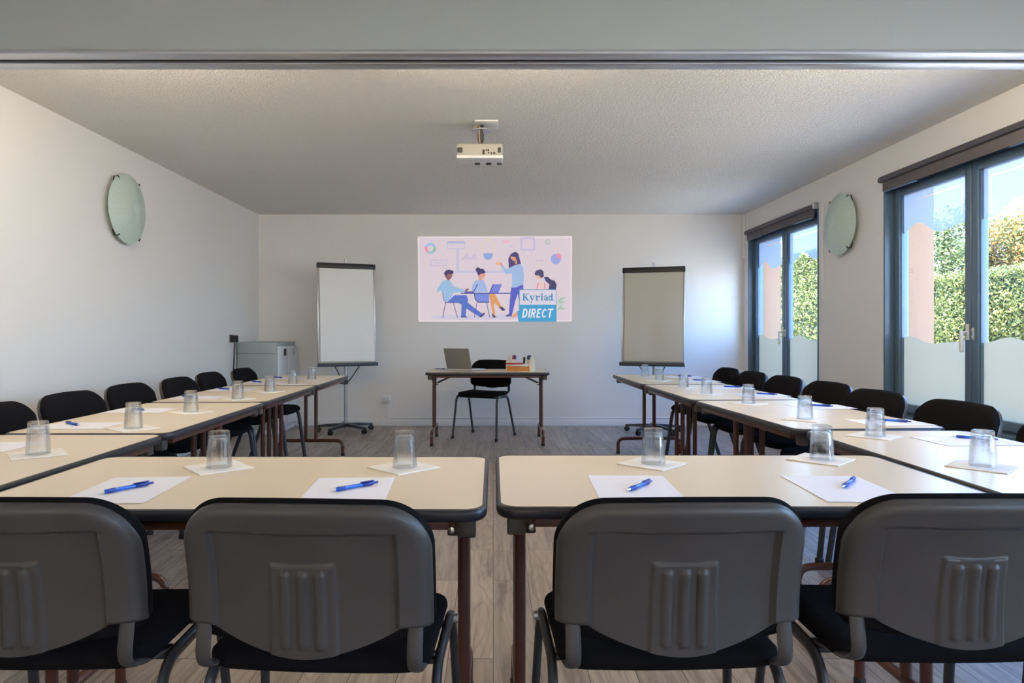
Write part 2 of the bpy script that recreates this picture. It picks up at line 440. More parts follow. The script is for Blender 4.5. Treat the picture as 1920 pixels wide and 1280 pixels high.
# ------------------------------------------------------------------ windows
def wave(t, amp, ph):
    return amp * (math.sin(2 * PI * 1.0 * t + ph) + 0.35 * math.sin(2 * PI * 2.0 * t + ph * 1.7))
def make_window(n, y0, y1, film=True):
    win = bpy.data.objects.new('window_%d' % n, None); C.objects.link(win); struct(win)
    xa, xb = XR + 0.055, XR + 0.155          # frame depth
    # outer frame lining the reveal
    f = MB()
    f.bbox((XR - .006, y0, WZ0), (xb, y0 + .022, WZ1), .003)
    f.bbox((XR - .006, y1 - .022, WZ0), (xb, y1, WZ1), .003)
    f.bbox((XR - .006, y0, WZ1 - .022), (xb, y1, WZ1), .003)
    f.bbox((XR - .006, y0, WZ0), (xb, y1, WZ0 + .025), .003)
    f.bbox((xa + .02, y0 + .022, WZ0 + .02), (xb, y0 + .065, WZ1 - .02), .004)
    f.bbox((xa + .02, y1 - .065, WZ0 + .02), (xb, y1 - .022, WZ1 - .02), .004)
    f.bbox((xa + .02, y0 + .02, WZ1 - .09), (xb, y1 - .02, WZ1 - .02), .004)
    f.bbox((xa + .02, y0 + .02, WZ0 + .02), (xb, y1 - .02, WZ0 + .06), .004)
    f.build('window_frame', M['frame'], win)
    ym = (y0 + y1) / 2
    for k, (a, b) in enumerate(((ym + .004, y1 - .05), (y0 + .05, ym - .004))):
        s = MB(); za, zb = WZ0 + .045, WZ1 - .075; w = .058
        x0, x1 = xa, xb - .03
        s.bbox((x0, a, za), (x1, a + w, zb), .005); s.bbox((x0, b - w, za), (x1, b, zb), .005)
        s.bbox((x0, a + w - .004, za), (x1, b - w + .004, za + w), .005)
        s.bbox((x0, a + w - .004, zb - w), (x1, b - w + .004, zb), .005)
        # glazing beads
        s.bbox((x0 + .012, a + w - .002, za + w), (x1 - .012, a + w + .010, zb - w), .002)
        s.bbox((x0 + .012, b - w - .010, za + w), (x1 - .012, b - w + .002, zb - w), .002)
        sash = s.build('sash', M['frame'], win)
        ga, gb, gz0, gz1 = a + w, b - w, za + w, zb - w
        xg = (x0 + x1) / 2
        MB().box((xg - .003, ga, gz0), (xg + .003, gb, gz1)).build('pane', M['glass'], sash)
        # frosted films with a wavy border, on the inner face of the pane
        N = 40
        for nm, zt, base, m_, amp in (('film', 1.085, gz0, M['frost_low'], .022), ('film', 1.90, gz1, M['frost_top'], .045)) if film else ():
            upper = amp > .04
            # the upper film is cut by a thin clear corner line
            zl, ya, yb_, yv, zv = gz1 - .060, ga + .07, gb - .22, ga + .07, gz1 - .29
            if k: ya, yb_, yv = ga + .10, gb - .07, gb - .077
            lw_ = .007
            cols = sorted(set([ga + (gb - ga) * i / N for i in range(N + 1)] + ([ya, yb_, yv, yv + lw_] if upper else [])))
            mb = MB()
            for y0_, y1_ in zip(cols[:-1], cols[1:]):
                ym_ = (y0_ + y1_) / 2
                w0, w1 = [zt + wave((y - ga) / (gb - ga), amp, 2.1 + 1.3 * k + (0.8 if upper else 0)) for y in (y0_, y1_)]
                cuts = []
                if upper and ya < ym_ < yb_: cuts.append((zl, zl + lw_))
                if upper and yv < ym_ < yv + lw_: cuts = [(zv, zl + lw_)]
                lo0, lo1 = w0, w1
                for c0, c1 in cuts:
                    mb.add([(xg - .004, y0_, lo0), (xg - .004, y1_, lo1), (xg - .004, y1_, c0), (xg - .004, y0_, c0)], [(0, 1, 2, 3)])
                    lo0 = lo1 = c1
                mb.add([(xg - .004, y0_, lo0), (xg - .004, y1_, lo1), (xg - .004, y1_, base), (xg - .004, y0_, base)], [(0, 1, 2, 3)])
            raw('film', mb.v, mb.f if upper else [f[::-1] for f in mb.f], m_, sash)
        if k == 0:      # handle, lock plate and hooks on the meeting stile
            h = MB()
            zc = 1.115
            h.bbox((x0 - .008, a + .012, zc - .02), (x0 + .002, a + .040, zc + .085), .003, 0)
            h.tube([(x0 - .006, a + .026, zc + .03), (x0 - .045, a + .026, zc + .03)], .009, n=10, mi=0)
            h.bbox((x0 - .056, a + .012, zc - .10), (x0 - .036, a + .034, zc + .042), .006, 0)
            h.build('handle', M['whitep'], sash)
            l = MB()
            l.bbox((x0 - .004, a - .035, zc - .02), (x0 + .001, a - .012, zc + .06), .002)
            for dz in (-.005, .04):
                l.bbox((x0 - .010, a - .030, zc + dz), (x0 - .003, a - .016, zc + dz + .014), .002)
            l.tube([(x0 - .002, a + .055, zc + .02), (x0 - .03, a + .055, zc + .03), (x0 - .03, a + .065, zc + .0), (x0 - .01, a + .065, zc - .01)], .005, n=8)
            l.build('latch', M['bolt'], sash)
    # interior sill
    MB().bbox((XR - .02, y0, WZ0 - .03), (xb, y1, WZ0), .004).build('window_sill', M['skirt'], win)
    return win
for i, w in enumerate((W1, W2, W3_ADDED, W4_ADDED)): make_window(i + 1, *w, film=i < 2)  # the added windows carry no film, so more daylight enters

def roller_blind(y0, y1, label):
    t = thing('roller_blind', label, 'blind', (XR, (y0 + y1) / 2, WZ1), 0, 'roller blinds above the windows')
    L = (y1 - y0) / 2
    prof = [(0.008, -.012), (.008, .034), (-.012, .040), (-.040, .034), (-.052, .014), (-.050, -.006), (-.034, -.012)]
    MB().loft([[Vector((x, -L, z)) for x, z in prof], [Vector((x, L, z)) for x, z in prof]], smooth=False).build('cassette', M['blind'], t)
    MB().bbox((-.030, -L + .03, -.085), (-.022, L - .03, -.008), .003).build('blind_cloth', M['blind_cloth'], t)
    MB().bbox((-.034, -L + .05, -.094), (-.018, -L + .45, -.083), .003).build('bottom_bar', M['frame'], t)
    MB().bbox((-.034, L - .45, -.094), (-.018, L - .05, -.083), .003).build('bottom_bar', M['frame'], t)
    MB().bbox((-.056, -L - .014, -.016), (.0, -L + .012, .042), .006).build('end_cap', M['steel'], t)
    return t
roller_blind(W1[0] + .01, W1[1], 'dark roller blind cassette over the window beside the projection wall')
roller_blind(W2[0] + .01, W2[1], 'dark roller blind cassette over the large window nearer the beam')

# ------------------------------------------------------------------ outside
struct(MB().box((XO, -30, -0.35), (40, 60, -0.25)).build('ground', M['asphalt']))

def leaves(n, sampler, size, jitter=1.0):
    vs = []; fs = []
    rnd = random.random
    for i in range(n):
        p = sampler()
        s = size * (0.6 + 0.8 * rnd())
        a = Vector((rnd() - .5, rnd() - .5, rnd() - .5)).normalized()
        b = a.cross(Vector((rnd() - .5, rnd() - .5, rnd() - .5))).normalized()
        c = a.cross(b)
        o = len(vs)
        vs += [p - a * s, p + b * s * .45 + c * s * .12, p + a * s, p - b * s * .45 + c * s * .12]
        fs.append((o, o + 1, o + 2, o + 3))
    return vs, fs

def hedge(name, label, x0, x1, y0, y1, z1, n, size, cat='hedge'):
    t = thing(name, label, cat, ((x0 + x1) / 2, (y0 + y1) / 2, -.25))
    cx, cy = t.location.x, t.location.y
    a, b = (x1 - x0) / 2, (y1 - y0) / 2
    MB().bbox((-a + .12, -b + .1, 0), (a, b - .1, z1 + .25 - .10), .1).build('inner_mass', M['core'], t)  # solid dark core put in to block light through the leaves
    def smp():
        if random.random() < .8:
            y = random.uniform(-b, b); z = random.uniform(0, z1 + .25)
            bul = .06 * math.sin(y * 3.1) + .05 * math.sin(z * 5 + y)
            return Vector((-a + random.uniform(-.02, .14) - bul, y, z))
        return Vector((random.uniform(-a, a), random.uniform(-b, b), z1 + .25 + random.uniform(-.10, .05)))
    v, f = leaves(n, smp, size)
    raw('foliage', v, f, M['leafhedge'], t)
    return t
hedge('hedge', 'long clipped green hedge outside beyond the windows', 7.0, 8.2, 6.5, 13.2, 2.02, 62000, .029)
hedge('hedge', 'taller rounded green hedge seen through the window by the projection wall', 7.1, 8.3, 14.7, 20.5, 2.95, 42000, .042)

def tree(name, label, x, y, r, zc, rz_, n, size, m_, cat, dens=.55):
    t = thing(name, label, cat, (x, y, -.25))
    zc += .25
    tr = MB()
    tr.tube([(0, 0, 0), (.03, .02, zc * .5), (0, 0, zc)], .05, n=8)
    for k in range(9):
        a = k * 2.4; q = Vector((math.cos(a) * r * .8, math.sin(a) * r * .8, zc + rz_ * (random.random() - .35)))
        tr.tube([(0, 0, zc * (.55 + .03 * k)), q * .5 + Vector((0, 0, zc * .35)), q], .014, n=6)
    tr.build('trunk', M['bark'], t)
    cl = []
    for k in range(26):
        v = Vector((random.gauss(0, 1), random.gauss(0, 1), random.gauss(0, 1))).normalized() * random.random() ** .4
        cl.append(Vector((v.x * r, v.y * r, zc + v.z * rz_)))
    def smp():
        c = random.choice(cl)
        return c + Vector((random.gauss(0, 1), random.gauss(0, 1), random.gauss(0, 1))) * r * .16
    v, f = leaves(n, smp, size)
    raw('foliage', v, f, M[m_], t)
tree('tree', 'loose light green young tree rising behind the clipped hedge', 9.9, 14.9, .95, 2.85, .85, 8000, .045, 'leaftree', 'tree')
tree('shrub', 'orange leaved autumn shrub above the clipped hedge', 9.3, 12.1, .72, 2.65, .62, 8000, .040, 'leaforange', 'shrub')

# ------------------------------------------------------------------ tables
def make_table(label, L, W, loc, rz, group):
    t = thing('folding_table', label, 'table', loc, rz, group)
    r = .055
    top = MB().loft([rrect(L - .022, W - .022, r - .011, 8, TZ - .024), rrect(L - .022, W - .022, r - .011, 8, TZ)], smooth=False)
    top.build('tabletop', M['laminate'], t)
    prof = [(.0112, TZ + .0006), (.006, TZ + .0004), (.002, TZ - .003), (0, TZ - .010), (0, TZ - .018), (.002, TZ - .025), (.006, TZ - .029), (.0112, TZ - .029)]
    MB().loft([rrect(L - 2 * i, W - 2 * i, r - i, 8, z) for i, z in prof], closed=True).build('edge_band', M['band'], t)
    # under-frame rails
    ra = MB(); z0, z1 = TZ - .052, TZ - .027
    for s in (-1, 1):
        ra.bbox((-L / 2 + .09, s * (W / 2 - .035) - .012, z0), (L / 2 - .09, s * (W / 2 - .035) + .012, z1), .003)
        ra.bbox((s * (L / 2 - .085) - .012, -W / 2 + .05, z0), (s * (L / 2 - .085) + .012, W / 2 - .05, z1), .003)
    ra.build('apron_rail', M['brown'], t)
    xl = L / 2 - .066
    for s in (-1, 1):
        for q in (-1, 1):
            leg = MB().tube([(s * xl, q * .047, .155), (s * xl, q * .047, TZ - .045)], .016, n=14).build('leg', M['brown'], t)
            MB().bbox((s * xl - .020, q * .047 - .021, TZ - .105), (s * xl + .020, q * .047 + .021, TZ - .028), .006).build('leg_socket', M['blockp'], leg)
        hw = W / 2 - .045
        ft = MB().tube(arc_path([(s * xl, -hw, .012), (s * xl, -hw, .142), (s * xl, hw, .142), (s * xl, hw, .012)], .085, 8), .016, n=14)
        ft = ft.build('foot', M['brown'], t)
        for q in (-1, 1): MB().lathe([(.0175, 0), (.0185, .004), (.0185, .022), (.0165, .026)], 14, M4=Matrix.Translation((s * xl, q * hw, 0))).build('glide', M['black'], ft)
        for q in (-1, 1):
            MB().bbox((s * (L / 2 - .048) - .022, q * (W / 2 - .055) - .018, TZ - .075), (s * (L / 2 - .048) + .022, q * (W / 2 - .055) + .018, TZ - .028), .005).build('corner_block', M['blockp'], t)
        br = MB()
        A = Vector((s * (xl - .012), -.030, TZ - .135)); B = Vector((s * (xl - .20), -.030, TZ - .048))
        br.tube([A, B], .006, .010, n=8)
        br.tube([(s * xl, -.047, TZ - .138), (s * xl, .047, TZ - .138)], .009, n=8)
        br.bbox((min(s * (xl - .004), s * (xl - .045)), -.036, TZ - .150), (max(s * (xl - .004), s * (xl - .045)), -.022, TZ - .115), .005)
        brace = br.build('brace', M['blockp'], t)
        MB().lathe([(.0, -.006), (.009, -.006), (.009, .004), (.0, .006)], 12, M4=Matrix.Translation((s * (xl - .034), -.038, TZ - .132)) @ Matrix.Rotation(PI / 2, 4, 'X')).build('bolt', M['bolt'], brace)
    return t

GT = 'folding tables set in a U'
TW = .68
make_table('cream folding table across the open front, on the blank wall side of the seam', 1.25, TW, (-.640, 1.900, 0), 0, GT)
make_table('cream folding table across the open front, on the window side of the seam', 1.25, TW, (.632, 1.925, 0), 0, GT)
RL = 1.205
ordn = ['first', 'second', 'third', 'fourth']
leftc = [(-1.30, 2.115), (-1.308, 3.340), (-1.330, 4.565), (-1.345, 5.790)]
for i, (xe, yc) in enumerate(leftc):
    make_table('cream folding table in the row along the blank wall, %s from the projection wall' % ordn[3 - i], RL, TW,
               (xe - TW / 2, yc, 0), PI / 2 + (math.radians(.6) if i else 0), GT)
# row along the windows: inner edges toe in slightly
rightc = [(1.278, 1.278, 2.225), (1.262, 1.190, 3.456), (1.186, 1.155, 4.685), (1.153, 1.132, 5.912)]
rot_right = []
for i, (xa, xb, yc) in enumerate(rightc):
    th = math.atan2(xa - xb, RL)
    xm = (xa + xb) / 2
    make_table('cream folding table in the row along the windows, %s from the projection wall' % ordn[3 - i], RL, TW,
               (xm + TW / 2 * math.cos(th), yc + TW / 2 * math.sin(th), 0), PI / 2 + th, GT)
make_table('cream folding table standing alone below the projected picture', 1.255, .70, (-.06, 7.185, 0), 0, 'presenter furniture')

# ------------------------------------------------------------------ chairs
def smooth01(e0, e1, x):
    t = min(1, max(0, (x - e0) / (e1 - e0))); return t * t * (3 - 2 * t)

def shell_xs(hw, R, n):
    xs = list(np.linspace(-(hw - R), hw - R, n))
    m = 14
    edge = [hw - R + R * math.sin(PI / 2 * (i + 1) / m) for i in range(m)]
    return [-x for x in reversed(edge)] + xs + edge

def back_shell():
    hw, R, zt = .244, .090, .828
    xs = shell_xs(hw, R, 104); nz = 92
    def top(x):
        ax = abs(x); base = zt - .010 * (x / hw) ** 2
        if ax > hw - R: base -= R - math.sqrt(max(0, R * R - (ax - (hw - R)) ** 2))
        return base
    def bot(x):
        ax = abs(x)
        if ax > .176: return .576
        return .520 + .050 * (ax / .176) ** 1.8
    def yb(x, z):                # distance of the back surface behind the reference plane
        lean = .200 + (z - .50) * .17 - .020 * math.sin(PI * min(1, max(0, (z - .5) / .34)))
        y = -lean + .030 * (x / hw) ** 2 * 1.0
        pz = .772
        wpan = .180 + (z - .56) * .02
        inside = smooth01(0, .006, wpan - abs(x)) * smooth01(0, .006, pz - z)
        h = .026 - .013 * inside
        wl = .068 - (z - .55) * .02
        lug = smooth01(0, .0055, wl - abs(x)) * smooth01(0, .006, .705 + .004 * (x / .06) ** 2 - z)
        h += .0055 * lug
        for rx in (-.034, 0, .034):
            dz = max(.548 - z, z - .682, 0); d = math.hypot(x - rx, dz)
            if d < .011: h += .0072 * math.sqrt(max(0, 1 - (d / .011) ** 2))
        e = min(hw - abs(x) if z < zt - R else 9, top(x) - z)
        if abs(x) > hw - R and z > zt - R:
            e = R - math.hypot(abs(x) - (hw - R), z - (zt - R - .010 * (x / hw) ** 2))
        rr = .026
        if e < rr: h -= .024 * (1 - math.sqrt(max(0, 1 - (1 - max(e, 0) / rr) ** 2)))
        if abs(x) > .176 and z - .576 < .006: h -= .008 * (1 - (z - .576) / .006)
        return y - h
    vs = []; fs = []
    nx = len(xs)
    for x in xs:
        a, b = bot(x), top(x)
        for k in range(nz):
            t = k / (nz - 1); z = a + (b - a) * t
            vs.append((x, yb(x, z), z))
    for i in range(nx - 1):
        for k in range(nz - 1):
            a = i * nz + k; fs.append((a, a + nz, a + nz + 1, a + 1))
    # front skin, closing the shell
    o = len(vs)
    for x in xs:
        a, b = bot(x), top(x)
        for k in range(nz):
            t = k / (nz - 1); z = a + (b - a) * t
            lean = .200 + (z - .50) * .17 - .020 * math.sin(PI * min(1, max(0, (z - .5) / .34)))
            vs.append((x, -lean + .030 * (x / hw) ** 2 + .004, z))
    for i in range(nx - 1):
        for k in range(nz - 1):
            a = o + i * nz + k; fs.append((a, a + 1, a + nz + 1, a + nz))
    ring = [i * nz for i in range(nx)] + [(nx - 1) * nz + k for k in range(1, nz)] + [i * nz + nz - 1 for i in range(nx - 2, -1, -1)] + [k for k in range(nz - 2, 0, -1)]
    for i in range(len(ring)):
        a, b = ring[i], ring[(i + 1) % len(ring)]
        fs.append((a, a + o, b + o, b))
    return MB().add(vs, fs, True)

def pad(outline_top, outline_bot, xs, nz, ycen, Tf, Tb, rr, edge):
    vs = []; fs = []; nx = len(xs)
    for sgn, T in ((1, Tf), (-1, Tb)):
        for x in xs:
            a, b = outline_bot(x), outline_top(x)
            for k in range(nz):
                t = .5 - .5 * math.cos(PI * k / (nz - 1)); z = a + (b - a) * t
                e = max(0, min(rr, edge(x, z)))
                vs.append((x, ycen(x, z) + sgn * T * math.sqrt(max(0, 1 - (1 - e / rr) ** 2)), z))
    o = nx * nz
    for i in range(nx - 1):
        for k in range(nz - 1):
            a = i * nz + k
            fs.append((a, a + 1, a + nz + 1, a + nz)); a += o
            fs.append((a, a + nz, a + nz + 1, a + 1))
    return MB().add(vs, fs, True)

def back_pad():
    hw, R, zt, zb = .248, .094, .836, .530
    xs = shell_xs(hw, R, 30)
    def top(x):
        ax = abs(x); z = zt - .010 * (x / hw) ** 2
        if ax > hw - R: z -= R - math.sqrt(max(0, R * R - (ax - (hw - R)) ** 2))
        return z
    def bot(x):
        ax = abs(x); r = .05; z = zb + .02 * (x / hw) ** 2
        if ax > hw - r: z += r - math.sqrt(max(0, r * r - (ax - (hw - r)) ** 2))
        return z
    def yc(x, z):
        lean = .200 + (z - .50) * .17 - .020 * math.sin(PI * min(1, max(0, (z - .5) / .34)))
        return -lean + .030 * (x / hw) ** 2 + .012
    def edge(x, z):
        return min(top(x) - z, z - bot(x), (hw - abs(x)) * 1.0 + (0 if abs(x) >= hw - 1e-6 else .0))
    return pad(top, bot, xs, 34, yc, .022, .018, .035, edge)

def seat_pad():
    hw, R = .232, .075
    xs = shell_xs(hw, R, 26)
    def top(x):   # 'z' of the pad helper is the depth axis here
        ax = abs(x); y = .242 - .012 * (x / hw) ** 2
        if ax > hw - R: y -= R - math.sqrt(max(0, R * R - (ax - (hw - R)) ** 2))
        return y
    def bot(x):
        ax = abs(x); r = .06; y = -.155
        if ax > hw - r: y += r - math.sqrt(max(0, r * r - (ax - (hw - r)) ** 2))
        return y
    def yc(x, z): return .474 - .012 * max(0, (z - .10) / .14) ** 2 + .006 * (x / hw) ** 2
    def edge(x, z): return min(top(x) - z, z - bot(x), hw - abs(x))
    mb = pad(top, bot, xs, 34, yc, .024, .022, .040, edge)
    mb.v = [(x, z, y) for x, y, z in mb.v]
    return mb

def make_chair(label):
    t = thing('conference_chair', label, 'chair')
    back_shell().build('back_shell', M['plastic'], t)
    back_pad().build('backrest', M['fabric'], t)
    seat_pad().build('seat', M['fabric'], t)
    for s in (-1, 1):
        top = .238
        f = Vector((s * top, .195, .455)); r_ = Vector((s * top, -.090, .447))
        ff = Vector((s * .258, .252, .012)); rf = Vector((s * .258, -.245, .012))
        full = arc_path([ff, f, r_, rf], .060, 8)
        k = len(full); a, b = 9, k - 10
        def ov(pts):                     # oval tube, wide side along Y/Z plane
            mb = MB(); n = 14; vs = []
            pts = [Vector(p) for p in pts]; m = len(pts)
            for i, p in enumerate(pts):
                tt = (pts[min(i + 1, m - 1)] - pts[max(i - 1, 0)]).normalized()
                sx = Vector((1, 0, 0)); sx = (sx - tt * sx.dot(tt)).normalized(); w = tt.cross(sx)
                vs.append([p + sx * .0108 * math.cos(2 * PI * j / n) + w * .0155 * math.sin(2 * PI * j / n) for j in range(n)])
            return mb.loft(vs)
        lf = ov(full[:a + 1]).build('leg', M['tube'], t)
        ov(full[a:b + 1]).build('seat_rail', M['tube'], t)
        lr = ov(full[b:]).build('leg', M['tube'], t)
        for lg, p in ((lf, ff), (lr, rf)):
            MB().bbox((p.x - .013, p.y - .019, 0), (p.x + .013, p.y + .019, .032), .006).build('foot_cap', M['black'], lg)
        # backrest support strip
        pts = arc_path([(s * .210, -.180, .592), (s * .210, -.198, .490), (s * .210, .0, .441)], .040, 7)
        MB().tube(pts, .0155, .0065, n=10, up=(0, 1, .3)).build('back_support', M['plastic'], t)
    for y in (-.045, .135):
        MB().tube([(-.236, y, .443), (.236, y, .443)], .0085, n=10).build('cross_bar', M['tube'], t)
    for x in (.246, -.258):
        MB().lathe([(.0, 0), (.011, 0), (.011, .012), (.0, .012)], 12, M4=Matrix.Translation((x, .155, .450)) @ Matrix.Rotation(PI / 2, 4, 'Y')).build('link_stud', M['steel'], t)
    return t

GC = 'matching black conference chairs around the tables'
spots = []
o4 = ['first', 'second', 'third', 'fourth', 'fifth', 'sixth', 'seventh']
for i, (x, y, rz) in enumerate([(-.935, 1.535, 0), (-.352, 1.525, -3), (.362, 1.535, 1.5), (.945, 1.565, 0)]):
    spots.append((x, y, math.radians(rz), 'black chair seen from behind at the front tables, %s from the blank wall' % o4[i]))
for i, (x, y, rz) in enumerate([(-1.98, 2.95, -3), (-1.985, 3.54, -2), (-1.985, 4.11, -1), (-1.95, 4.68, 0), (-1.985, 5.29, 1), (-1.95, 5.90, 0)]):
    spots.append((x, y, -PI / 2 + math.radians(rz), 'black chair along the blank wall, %s from the projection wall' % o4[5 - i]))
for i, (x, y, rz) in enumerate([(1.90, 2.42, 5), (1.885, 3.06, 4), (1.845, 3.65, 4), (1.885, 4.25, 5), (1.855, 4.82, 4), (1.835, 5.38, 3), (1.83, 5.94, 3)]):
    spots.append((x, y, PI / 2 + math.radians(rz), 'black chair along the windows, %s from the projection wall' % o4[6 - i]))
spots.append((-.099, 7.47, math.radians(155.5), 'black chair turned at an angle behind the lone table under the projected picture'))
ch0 = make_chair('')
for i, (x, y, rz, lb) in enumerate(spots):
    if i == 0:
        ch0.location = (x, y, 0); ch0.rotation_euler = (0, 0, rz); tag(ch0, lb, 'chair', GC)
    else:
        dup(ch0, lb, (x, y, 0), rz, GC)

# ------------------------------------------------------------------ place settings
TOPZ = TZ + .0007
def napkin_mb():
    h = .078; n = 8; vs = []; fs = []
    rnd = random.Random(3)
    for zi in (0, 1):
        for i in range(n + 1):
            for j in range(n + 1):
                x = -h + 2 * h * i / n; y = -h + 2 * h * j / n
                e = max(abs(x), abs(y)) / h
                z = (.0018 if zi else 0) + (.0012 * rnd.random() + .0018 * max(0, e - .7) * (1 + math.sin(7 * x / h + 3 * y / h)) if zi else 0)
                vs.append((x, y, z))
    m = (n + 1) ** 2
    for i in range(n):
        for j in range(n):
            a = i * (n + 1) + j
            fs.append((a, a + 1, a + n + 2, a + n + 1)); fs.append((m + a, m + a + n + 1, m + a + n + 2, m + a + 1))
    ring = [i for i in range(n + 1)] + [i * (n + 1) + n for i in range(1, n + 1)] + [n * (n + 1) + j for j in range(n - 1, -1, -1)] + [i * (n + 1) for i in range(n - 1, 0, -1)]
    for i in range(len(ring)):
        a, b = ring[i], ring[(i + 1) % len(ring)]; fs.append((a, b, b + m, a + m))
    return MB().add(vs, fs, True)
def tumbler_mb():
    # upside-down highball: mouth at z=0, thick base on top
    prof = [(.0366, 0), (.0371, .001), (.0368, .004), (.0342, .055), (.0306, .096), (.0302, .103), (.0286, .1065), (.0250, .1075), (.0230, .1062), (.0, .1058),
            (.0, .0915), (.0220, .0920), (.0262, .0890), (.0288, .080), (.0326, .045), (.0350, .004), (.0355, .0008)]
    mb = MB()
    n = 40; loops = []
    for r, z in prof:
        loops.append([Vector((max(r, .0002) * math.cos(2 * PI * j / n), max(r, .0002) * math.sin(2 * PI * j / n), z)) for j in range(n)])
    return mb.loft(loops, closed=True)

settings = []   # px, py, place words
fr = ['at the front tables, first seat from the blank wall', 'at the front tables, second seat from the blank wall',
      'at the front tables, third seat from the blank wall', 'at the front tables, fourth seat from the blank wall']
for (px, py), w in zip([(409, 877), (757, 877), (1223, 870), (1539, 862)], fr): settings.append((px, py, w))
for i, (px, py) in enumerate([(70, 852), (249, 803.5), (357, 773), (445, 748), (505, 734.5), (548, 720.5), (584, 711.5)]):
    settings.append((px, py, 'on the blank wall row, %s from the projection wall' % o4[6 - i]))
o8 = o4 + ['eighth']
for i, (px, py) in enumerate([(1841, 875), (1640, 818), (1508, 786.5), (1402, 757), (1324, 739), (1281, 726), (1236, 713.5), (1209, 706)]):
    settings.append((px, py, 'on the window row, %s from the projection wall' % o8[7 - i]))
nk0 = gl0 = None
for i, (px, py, w) in enumerate(settings):
    p = P(px, py); a = math.radians(45 + random.uniform(-9, 9))
    if nk0 is None:
        nk0 = napkin_mb().build('napkin', M['napkin']); tag(nk0, '', 'napkin', 'paper napkins under the glasses')
        gl0 = tumbler_mb().build('tumbler', M['tumbler']); tag(gl0, '', 'glass', 'upturned glasses on the tables')
        nk, gl = nk0, gl0
    else:
        nk = dup(nk0, '', (0, 0, 0), 0); gl = dup(gl0, '', (0, 0, 0), 0)
    nk.location = (p.x, p.y, TOPZ); nk.rotation_euler = (0, 0, a)
    nk['label'] = 'cream paper napkin under the glass ' + w
    gl.location = (p.x + .003, p.y, TOPZ + .0036); gl.rotation_euler = (0, 0, a)
    gl['label'] = 'clear upturned glass ' + w

# papers
papers = [(-.945, 1.765, 3, 0), (-.372, 1.757, 3, 0), (.368, 1.785, -2, 0), (.912, 1.780, -2, 0)]
SH = [(w.replace('at the', 'at the')) for w in fr]
sheets = []
for (x, y, rz, _), w in zip(papers, fr): sheets.append((x, y, math.radians(rz), w))
for i, (px, py) in enumerate([(-32, 838), (150, 798), (262, 769.5), (345, 745.5), (424, 731), (484, 717.5), (524, 709.5)]):
    p = P(px, py); sheets.append((max(p.x, -1.83), p.y, PI / 2, 'on the blank wall row, %s from the projection wall' % o4[6 - i]))
for i, (px, py) in enumerate([(1812, 827), (1668, 792), (1538, 762.5), (1428, 740.5), (1368, 727), (1312, 714.5), (1282, 706.5)]):
    p = P(px, py); sheets.append((p.x, p.y, PI / 2 + math.radians(3), 'on the window row, %s from the projection wall' % o4[6 - i]))
sh0 = None
for i, (x, y, rz, w) in enumerate(sheets):
    if sh0 is None:
        sh0 = MB().box((-.105, -.1485, 0), (.105, .1485, .0006)).build('paper_sheet', M['paper'])
        tag(sh0, '', 'paper', 'blank white sheets on the tables'); s = sh0
    else: s = dup(sh0, '', (0, 0, 0), 0)
    s.location = (x, y, TOPZ + .0002); s.rotation_euler = (0, 0, rz); s['label'] = 'blank white sheet of paper ' + w

# pens
def make_pen():
    t = thing('pen', '', 'pen', (0, 0, 0), 0, 'blue ballpoint pens on the papers')
    R = Matrix.Translation((0, 0, .0066)) @ Matrix.Rotation(PI / 2, 4, 'Y')     # lathe axis -> +X
    MB().lathe([(.0, -.072), (.0012, -.072), (.0018, -.066), (.0036, -.056)], 14, M4=R).build('tip', M['pentip'], t)
    MB().lathe([(.0036, -.056), (.0052, -.053), (.0054, -.026), (.0050, -.025), (.0050, .022)], 16, M4=R).build('barrel', M['penblue'], t)
    g = MB()
    for k in range(6):
        x = -.051 + k * .0042
        g.lathe([(.0050, x), (.0059, x + .001), (.0059, x + .0022), (.0050, x + .0032)], 16, M4=R)
    g.build('grip', M['pendark'], t)
    MB().lathe([(.0050, .022), (.0055, .023), (.0056, .052), (.0045, .058), (.0, .0585)], 16, M4=R).build('cap', M['pendark'], t)
    MB().lathe([(.0, .058), (.0030, .058), (.0032, .070), (.0022, .073), (.0, .073)], 12, M4=R).build('push_button', M['pendark'], t)
    MB().bbox((.018, -.0022, .0124), (.060, .0022, .0144), .0008).bbox((.054, -.0022, .009), (.060, .0022, .0144), .0008).build('clip', M['pendark'], t)
    return t
pens = []
for (a, b), w in zip([((178, 931), (291, 909)), ((614, 926), (712, 908)), ((1172, 926), (1224, 905)), ((1574, 922), (1608, 898))], fr):
    p, q = P(*a), P(*b); m_ = (p + q) / 2; pens.append((m_.x, m_.y, math.atan2(q.y - p.y, q.x - p.x), w))
for i, (px, py) in enumerate([(136, 797), (259, 769.3), (351, 745), (421, 730.4), (482.5, 717.2), (522, 708.8)]):
    p = P(px, py); pens.append((p.x, p.y, math.radians(180 - 36 + random.uniform(-5, 5)), 'on the blank wall row, %s from the projection wall' % o4[5 - i]))
for i, (px, py) in enumerate([(1826, 824), (1674, 791), (1535, 762), (1435.5, 740), (1372, 726.3), (1312, 713.8), (1282.5, 706)]):
    p = P(px, py); pens.append((p.x, p.y, math.radians(-40 + random.uniform(-4, 4)), 'on the window row, %s from the projection wall' % o4[6 - i]))
pen0 = make_pen()
for i, (x, y, rz, w) in enumerate(pens):
    lb = 'blue ballpoint pen on the paper ' + w
    if i == 0: pen0.location = (x, y, TOPZ + .0006); pen0.rotation_euler = (0, 0, rz); pen0['label'] = lb
    else: dup(pen0, lb, (x, y, TOPZ + .0006), rz)

